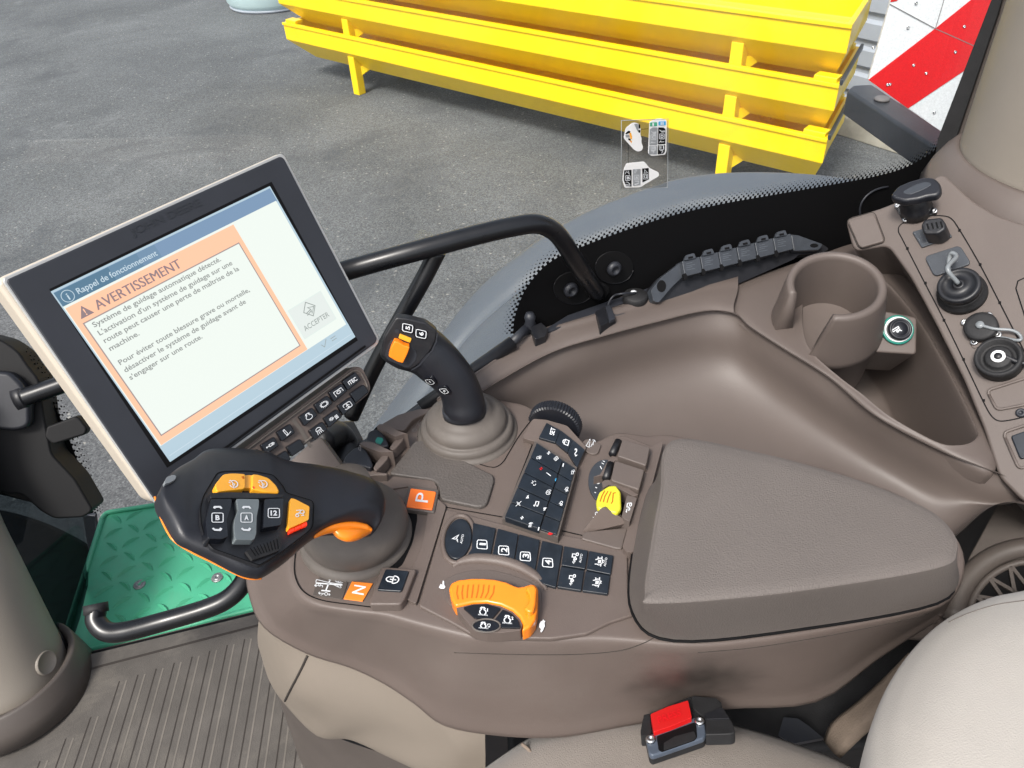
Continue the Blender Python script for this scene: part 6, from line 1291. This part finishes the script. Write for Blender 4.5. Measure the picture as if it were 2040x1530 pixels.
for s_, c in (('7', (742, 898)), ('8', (922, 1015))):
    x, y = c; hc = hit(gripo, zJ([c])[0], 0); ha = hit(gripo, zJ([(x + 20, y)])[0], 0); hb = hit(gripo, zJ([(x, y - 20)])[0], 0)
    nn = (ha - hc).cross(hb - hc).normalized(); T = Pl(hc, nn)
    b_ = slab('side_button', zJ([(x - 95, y - 45), (x + 20, y - 62), (x + 95, y + 30), (x + 40, y + 50), (x - 40, y + 10)]), T, .0016, .006, M['gloss'], js, r=4, bw=.0006); b_['label'] = 'low black joystick button numbered ' + s_
    T = T.up(.0017)
    R4 = rnd(zJ([(x - 62, y - 28), (x + 20, y - 34), (x + 62, y + 15), (x + 10, y + 34), (x - 35, y + 10)]), 2.5, 3); k_ = len(R4)
    stroke('numeral_frame', [[T.at(R4[i % k_]) for i in range(k_ + 1)]], T, .0006, M['print'], b_)
    textp('numeral', s_, *zJ([(x + 14, y + 14), (x + 20, y - 8), (x - 12, y + 2)]), T, M['print'], b_, .01)
jb = P(932, 862, .600)
jo = thing('joystick_boot', 'stepped grey brown rubber gaiter around the joystick base', 'gaiter', jb)
revolve('gaiter', jb, Z, [(.0580, -.01), (.0585, .002), (.0560, .0065), (.0530, .007), (.0535, .010), (.0520, .0150), (.0490, .0165), (.0460, .0165), (.0465, .019), (.0440, .026), (.0360, .031), (.0300, .033), (.0285, .038), (.0255, .040), (.02, .040)], M['boot'], jo, n=72)
# ================================================================== SEAT
st = thing('seat', 'pale cloth driver seat with its cushion below and bolster at the right', 'seat', P(1500, 1500, 1.25))
r_ = [[(880, 1600, .80), (1000, 1510, .80), (1080, 1465, .795), (1180, 1443, .79), (1290, 1435, .785), (1400, 1440, .785), (1490, 1458, .79), (1590, 1490, .80), (1690, 1530, .81), (1800, 1600, .83)],
      [(900, 1640, .775), (1010, 1545, .775), (1090, 1500, .77), (1190, 1478, .765), (1300, 1470, .76), (1400, 1474, .76), (1480, 1490, .765), (1570, 1520, .775), (1660, 1560, .79), (1770, 1640, .81)],
      [(950, 1800, .76), (1050, 1700, .76), (1130, 1650, .755), (1220, 1640, .75), (1320, 1640, .75), (1410, 1640, .75), (1480, 1650, .755), (1560, 1670, .76), (1640, 1700, .77), (1740, 1800, .79)]]
r_ = [[(x, y, d - .045) for x, y, d in row] for row in r_]
bk0 = [(x, y - 6, d + .12) for x, y, d in r_[0]]
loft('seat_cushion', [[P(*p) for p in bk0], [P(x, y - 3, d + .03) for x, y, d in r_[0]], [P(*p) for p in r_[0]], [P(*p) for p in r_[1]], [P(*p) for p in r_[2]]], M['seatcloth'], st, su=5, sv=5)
tube('cushion_seam', [P(x, y, d) for x, y, d in ((1040, 1482, .737), (1058, 1500, .733), (1080, 1545, .725))], .0018, M['belt'], st, n=6)
sil = [(2120, 1160), (2040, 1182), (1960, 1200), (1882, 1238), (1822, 1290), (1775, 1355), (1745, 1425), (1733, 1490), (1738, 1580), (1760, 1700)]
def bol(k, D0, dx, dy): return [P(x + dx * k, y + dy * k, D0) for x, y in sil]
cb = P(2140, 1490, .48)
e0 = [P(x, y, .60) for x, y in sil[1:-1]]
e0 = e0 + [P(x, y, .60) for x, y in ((1790, 1720), (1930, 1850), (2200, 1920), (2480, 1800), (2600, 1500), (2520, 1260), (2360, 1165), (2190, 1145))]
def toward(L, k, dz): return [p.lerp(Vector((cb.x, cb.y, p.z)), k) + Vector((0, 0, dz)) for p in L]
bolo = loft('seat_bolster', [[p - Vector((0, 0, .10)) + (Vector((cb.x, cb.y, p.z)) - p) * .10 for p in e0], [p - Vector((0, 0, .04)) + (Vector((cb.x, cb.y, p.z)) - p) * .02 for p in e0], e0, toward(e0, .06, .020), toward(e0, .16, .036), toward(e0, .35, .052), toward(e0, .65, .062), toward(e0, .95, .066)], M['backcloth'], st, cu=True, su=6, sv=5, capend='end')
e1 = toward(e0, .10, .0285)
seam_on('bolster_seam', bolo, [(2045, 1196), (1985, 1205), (1930, 1222), (1890, 1240)], .0006, M['boot'], st, off=.0001)
# ---- buckle
bu = thing('seat_belt_buckle', 'black seat belt buckle with a red release button lying on the cushion edge', 'buckle', P(1345, 1450, .76))
KU = P3((1300, 1440, .688), (1400, 1415, .688), (1345, 1500, .676))
z5 = lambda L_: zf(1240, 1340, 3.643, L_)
slab('case', z5([(165, 465), (150, 300), (205, 290), (500, 165), (560, 300), (600, 345), (608, 440), (590, 472), (215, 600), (192, 585)]), KU, .0, .012, M['rubber'], bu, r=5, bw=.004)
slab('front_frame', z5([(165, 462), (215, 440), (560, 310), (592, 338), (606, 440), (590, 472), (250, 590), (215, 600), (192, 585)]), KU, .004, .006, M['bucklegrey'], bu, r=6, bw=.0015)
slab('latch_slot', z5([(248, 462), (520, 362), (535, 375), (542, 470), (520, 490), (285, 572), (262, 560)]), KU, .0046, .001, M['seam'], bu, r=3)
slab('slot_floor', z5([(300, 510), (380, 462), (520, 425), (536, 470), (518, 486), (300, 562)]), KU, .0052, .001, M['rubber'], bu, r=3)
rb_ = slab('release_button', z5([(203, 300), (330, 245), (476, 200), (504, 325), (360, 385), (226, 430)]), KU, .009, .012, M['red'], bu, r=3, bw=.003, seg=4)
rb_['label'] = 'red release button with raised PRESS lettering'
textp('lettering', 'PRESS', *z5([(262, 368), (432, 308), (250, 322)]), KU.up(.0095), M['signred'], rb_, .02, .0003)
for p in ((205, 490), (560, 358)): 
    c = KU.at(z5([p])[0], .004); screw(c, KU.n, .0046, bu, M['steel'])
slab('side_sleeve', z5([(130, 430), (150, 330), (195, 300), (212, 430), (205, 455), (135, 460)]), KU, .002, .012, M['rubber'], bu, r=4, bw=.003)
slab('webbing_sleeve', z5([(500, 165), (560, 170), (680, 180), (720, 215), (725, 250), (780, 330), (800, 360), (820, 430), (790, 445), (600, 450), (600, 340), (560, 300), (510, 260)]), KU, .003, .013, M['rubber'], bu, r=4, bw=.004)
slab('leather_patch', z5([(590, 300), (640, 285), (690, 262), (725, 252), (778, 330), (600, 338)]), KU, .0045, .004, M['black'], bu, r=2, bw=.001)
# ---- trim pieces between console and bolster
tm = thing('seat_side_trim', 'folded brown cloth flap between the console and the seat bolster', 'trim flap', P(1700, 1440, .8))
loft('flap', [[P(*p) for p in ((1640, 1475, .86), (1655, 1440, .84), (1710, 1395, .80), (1765, 1345, .76), (1810, 1300, .74))], [P(*p) for p in ((1660, 1500, .84), (1690, 1460, .82), (1730, 1425, .79), (1775, 1385, .76), (1830, 1330, .74))], [P(*p) for p in ((1674, 1511, .84), (1728, 1460, .81), (1760, 1440, .79), (1800, 1420, .76), (1850, 1390, .74))]], M['belt'], tm, su=4, sv=4, thick=.004)
tm2 = thing('seat_bracket', 'grey steel bracket tab beside the cushion under the console', 'bracket', P(1600, 1450, .9))
slab('tab', [(1561, 1429), (1589, 1431), (1610, 1445), (1640, 1470), (1578, 1482), (1550, 1465)], P3((1561, 1429, .90), (1640, 1470, .88), (1578, 1482, .90)), 0, .006, M['darkgrey'], tm2, r=2, bw=.001)
blk = thing('gap_backdrop', 'black suspension casing in the gap behind the buckle', 'backdrop', P(1500, 1450, 1.2))
box3('casing', P(1480, 1450, 1.08), Vector((1, 0, 0)), Vector((0, 1, 0)), Z, .33, .10, .14, M['rubber'], blk, .01)  # black box added as a backdrop for the dark void under the console
# ---- lower rear housing with round grille
rh = thing('speaker_housing', 'dark brown moulded housing with a round lattice grille behind the armrest', 'speaker housing', P(1980, 1100, .9))
KH = P3((1900, 1200, .80), (2040, 1000, .74), (2040, 1200, .78))
slab('shell', [(1890, 1260), (1905, 1180), (1930, 1110), (1960, 1055), (1984, 1010), (1996, 999), (2011, 1011), (2024, 994), (2060, 980), (2200, 1000), (2200, 1300), (1950, 1330)], KH, 0, .08, M['taupe_dark'], rh, r=6, bw=.006, seg=4)
gc = (2060, 1235); 
ro = [KH.at((gc[0] + 160 * math.cos(t), gc[1] + 145 * math.sin(t)), .002) for t in [math.pi * (1 + k / 30) for k in range(31)]]
tube('outer_ring', ro, .012, M['taupe_dark'], rh, n=12, smoothpath=False)
slab('grille_hole', [(gc[0] + 128 * math.cos(t), gc[1] + 115 * math.sin(t)) for t in [2 * math.pi * k / 48 for k in range(48)]], KH, .0008, .001, M['seam'], rh)
ln = []
for k in range(16):
    t = math.pi * 2 * k / 16; 
    for d in (-.32, .32):
        ln.append([KH.at((gc[0] + 130 * math.cos(t), gc[1] + 117 * math.sin(t))), KH.at((gc[0] + 45 * math.cos(t + d * 1.5), gc[1] + 40 * math.sin(t + d * 1.5)))])
for i, L_ in enumerate(ln): 
    pass
o = stroke('lattice', ln, KH, .0040, M['taupe_dark'], rh, .0022); m = o.modifiers.new('s', 'SOLIDIFY'); m.thickness = .004; m.offset = 1
ri = [KH.at((gc[0] + 130 * math.cos(t), gc[1] + 117 * math.sin(t)), .003) for t in [2 * math.pi * k / 48 for k in range(49)]]
tube('inner_ring', ri, .004, M['taupe_dark'], rh, n=8, smoothpath=False)
# cab body wall under the window, closing the cab behind the tray
cw = [P(880, 800, .64), P(1060, 672, .63), P(1290, 592, .62), P(1470, 550, .62), P(1700, 470, .62), P(1880, 380, .60)]
cwl = [Vector((p.x, p.y + .01, CZ - 1.3)) for p in cw]
o = loft('cab_side_wall', [cw, cwl], M['taupe_dark'], None, su=3, sv=1); tag(o, 'dark lower cab wall hidden behind the side console', 'cab wall')
rw = box3('rear_cab_panel', Vector((.80, .32, CZ - .86)), Vector((1, 0, 0)), Vector((0, 1, 0)), Vector((0, 0, 1)), .03, .78, .48, M['taupe_dark'], None, .01); tag(rw, 'dark lower cab panel behind the seat, right of the socket panel', 'cab panel')

# dark patch with noisy edges on the console side above the buckle
def dark_patch(o, c, rx, ry, col):
    m = o.data.materials[0].copy(); m.name = 'patched_' + m.name; o.data.materials[0] = m; t = m.node_tree; b = t.nodes['Principled BSDF']; L = t.links.new
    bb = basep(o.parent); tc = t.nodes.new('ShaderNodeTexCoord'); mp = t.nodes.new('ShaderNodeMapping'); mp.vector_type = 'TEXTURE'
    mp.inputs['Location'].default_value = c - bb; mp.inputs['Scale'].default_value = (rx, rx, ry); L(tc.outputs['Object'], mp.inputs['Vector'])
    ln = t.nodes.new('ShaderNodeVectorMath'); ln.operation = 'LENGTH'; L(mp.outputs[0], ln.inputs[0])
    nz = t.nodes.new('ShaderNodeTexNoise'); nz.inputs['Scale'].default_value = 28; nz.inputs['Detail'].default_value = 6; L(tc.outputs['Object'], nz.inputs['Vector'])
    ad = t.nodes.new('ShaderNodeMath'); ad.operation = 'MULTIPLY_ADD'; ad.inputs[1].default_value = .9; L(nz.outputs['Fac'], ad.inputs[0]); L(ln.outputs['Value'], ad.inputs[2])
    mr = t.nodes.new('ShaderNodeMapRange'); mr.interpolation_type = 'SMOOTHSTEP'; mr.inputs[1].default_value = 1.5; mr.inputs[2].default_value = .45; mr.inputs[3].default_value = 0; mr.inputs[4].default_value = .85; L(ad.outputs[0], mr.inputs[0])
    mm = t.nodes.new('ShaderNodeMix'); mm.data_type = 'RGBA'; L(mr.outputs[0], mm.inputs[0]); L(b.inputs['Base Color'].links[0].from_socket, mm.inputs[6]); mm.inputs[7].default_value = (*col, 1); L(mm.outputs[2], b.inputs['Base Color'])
dark_patch(bodyo, hit(bodyo, (1385, 1356), 0), .075, .050, (.016, .014, .012))
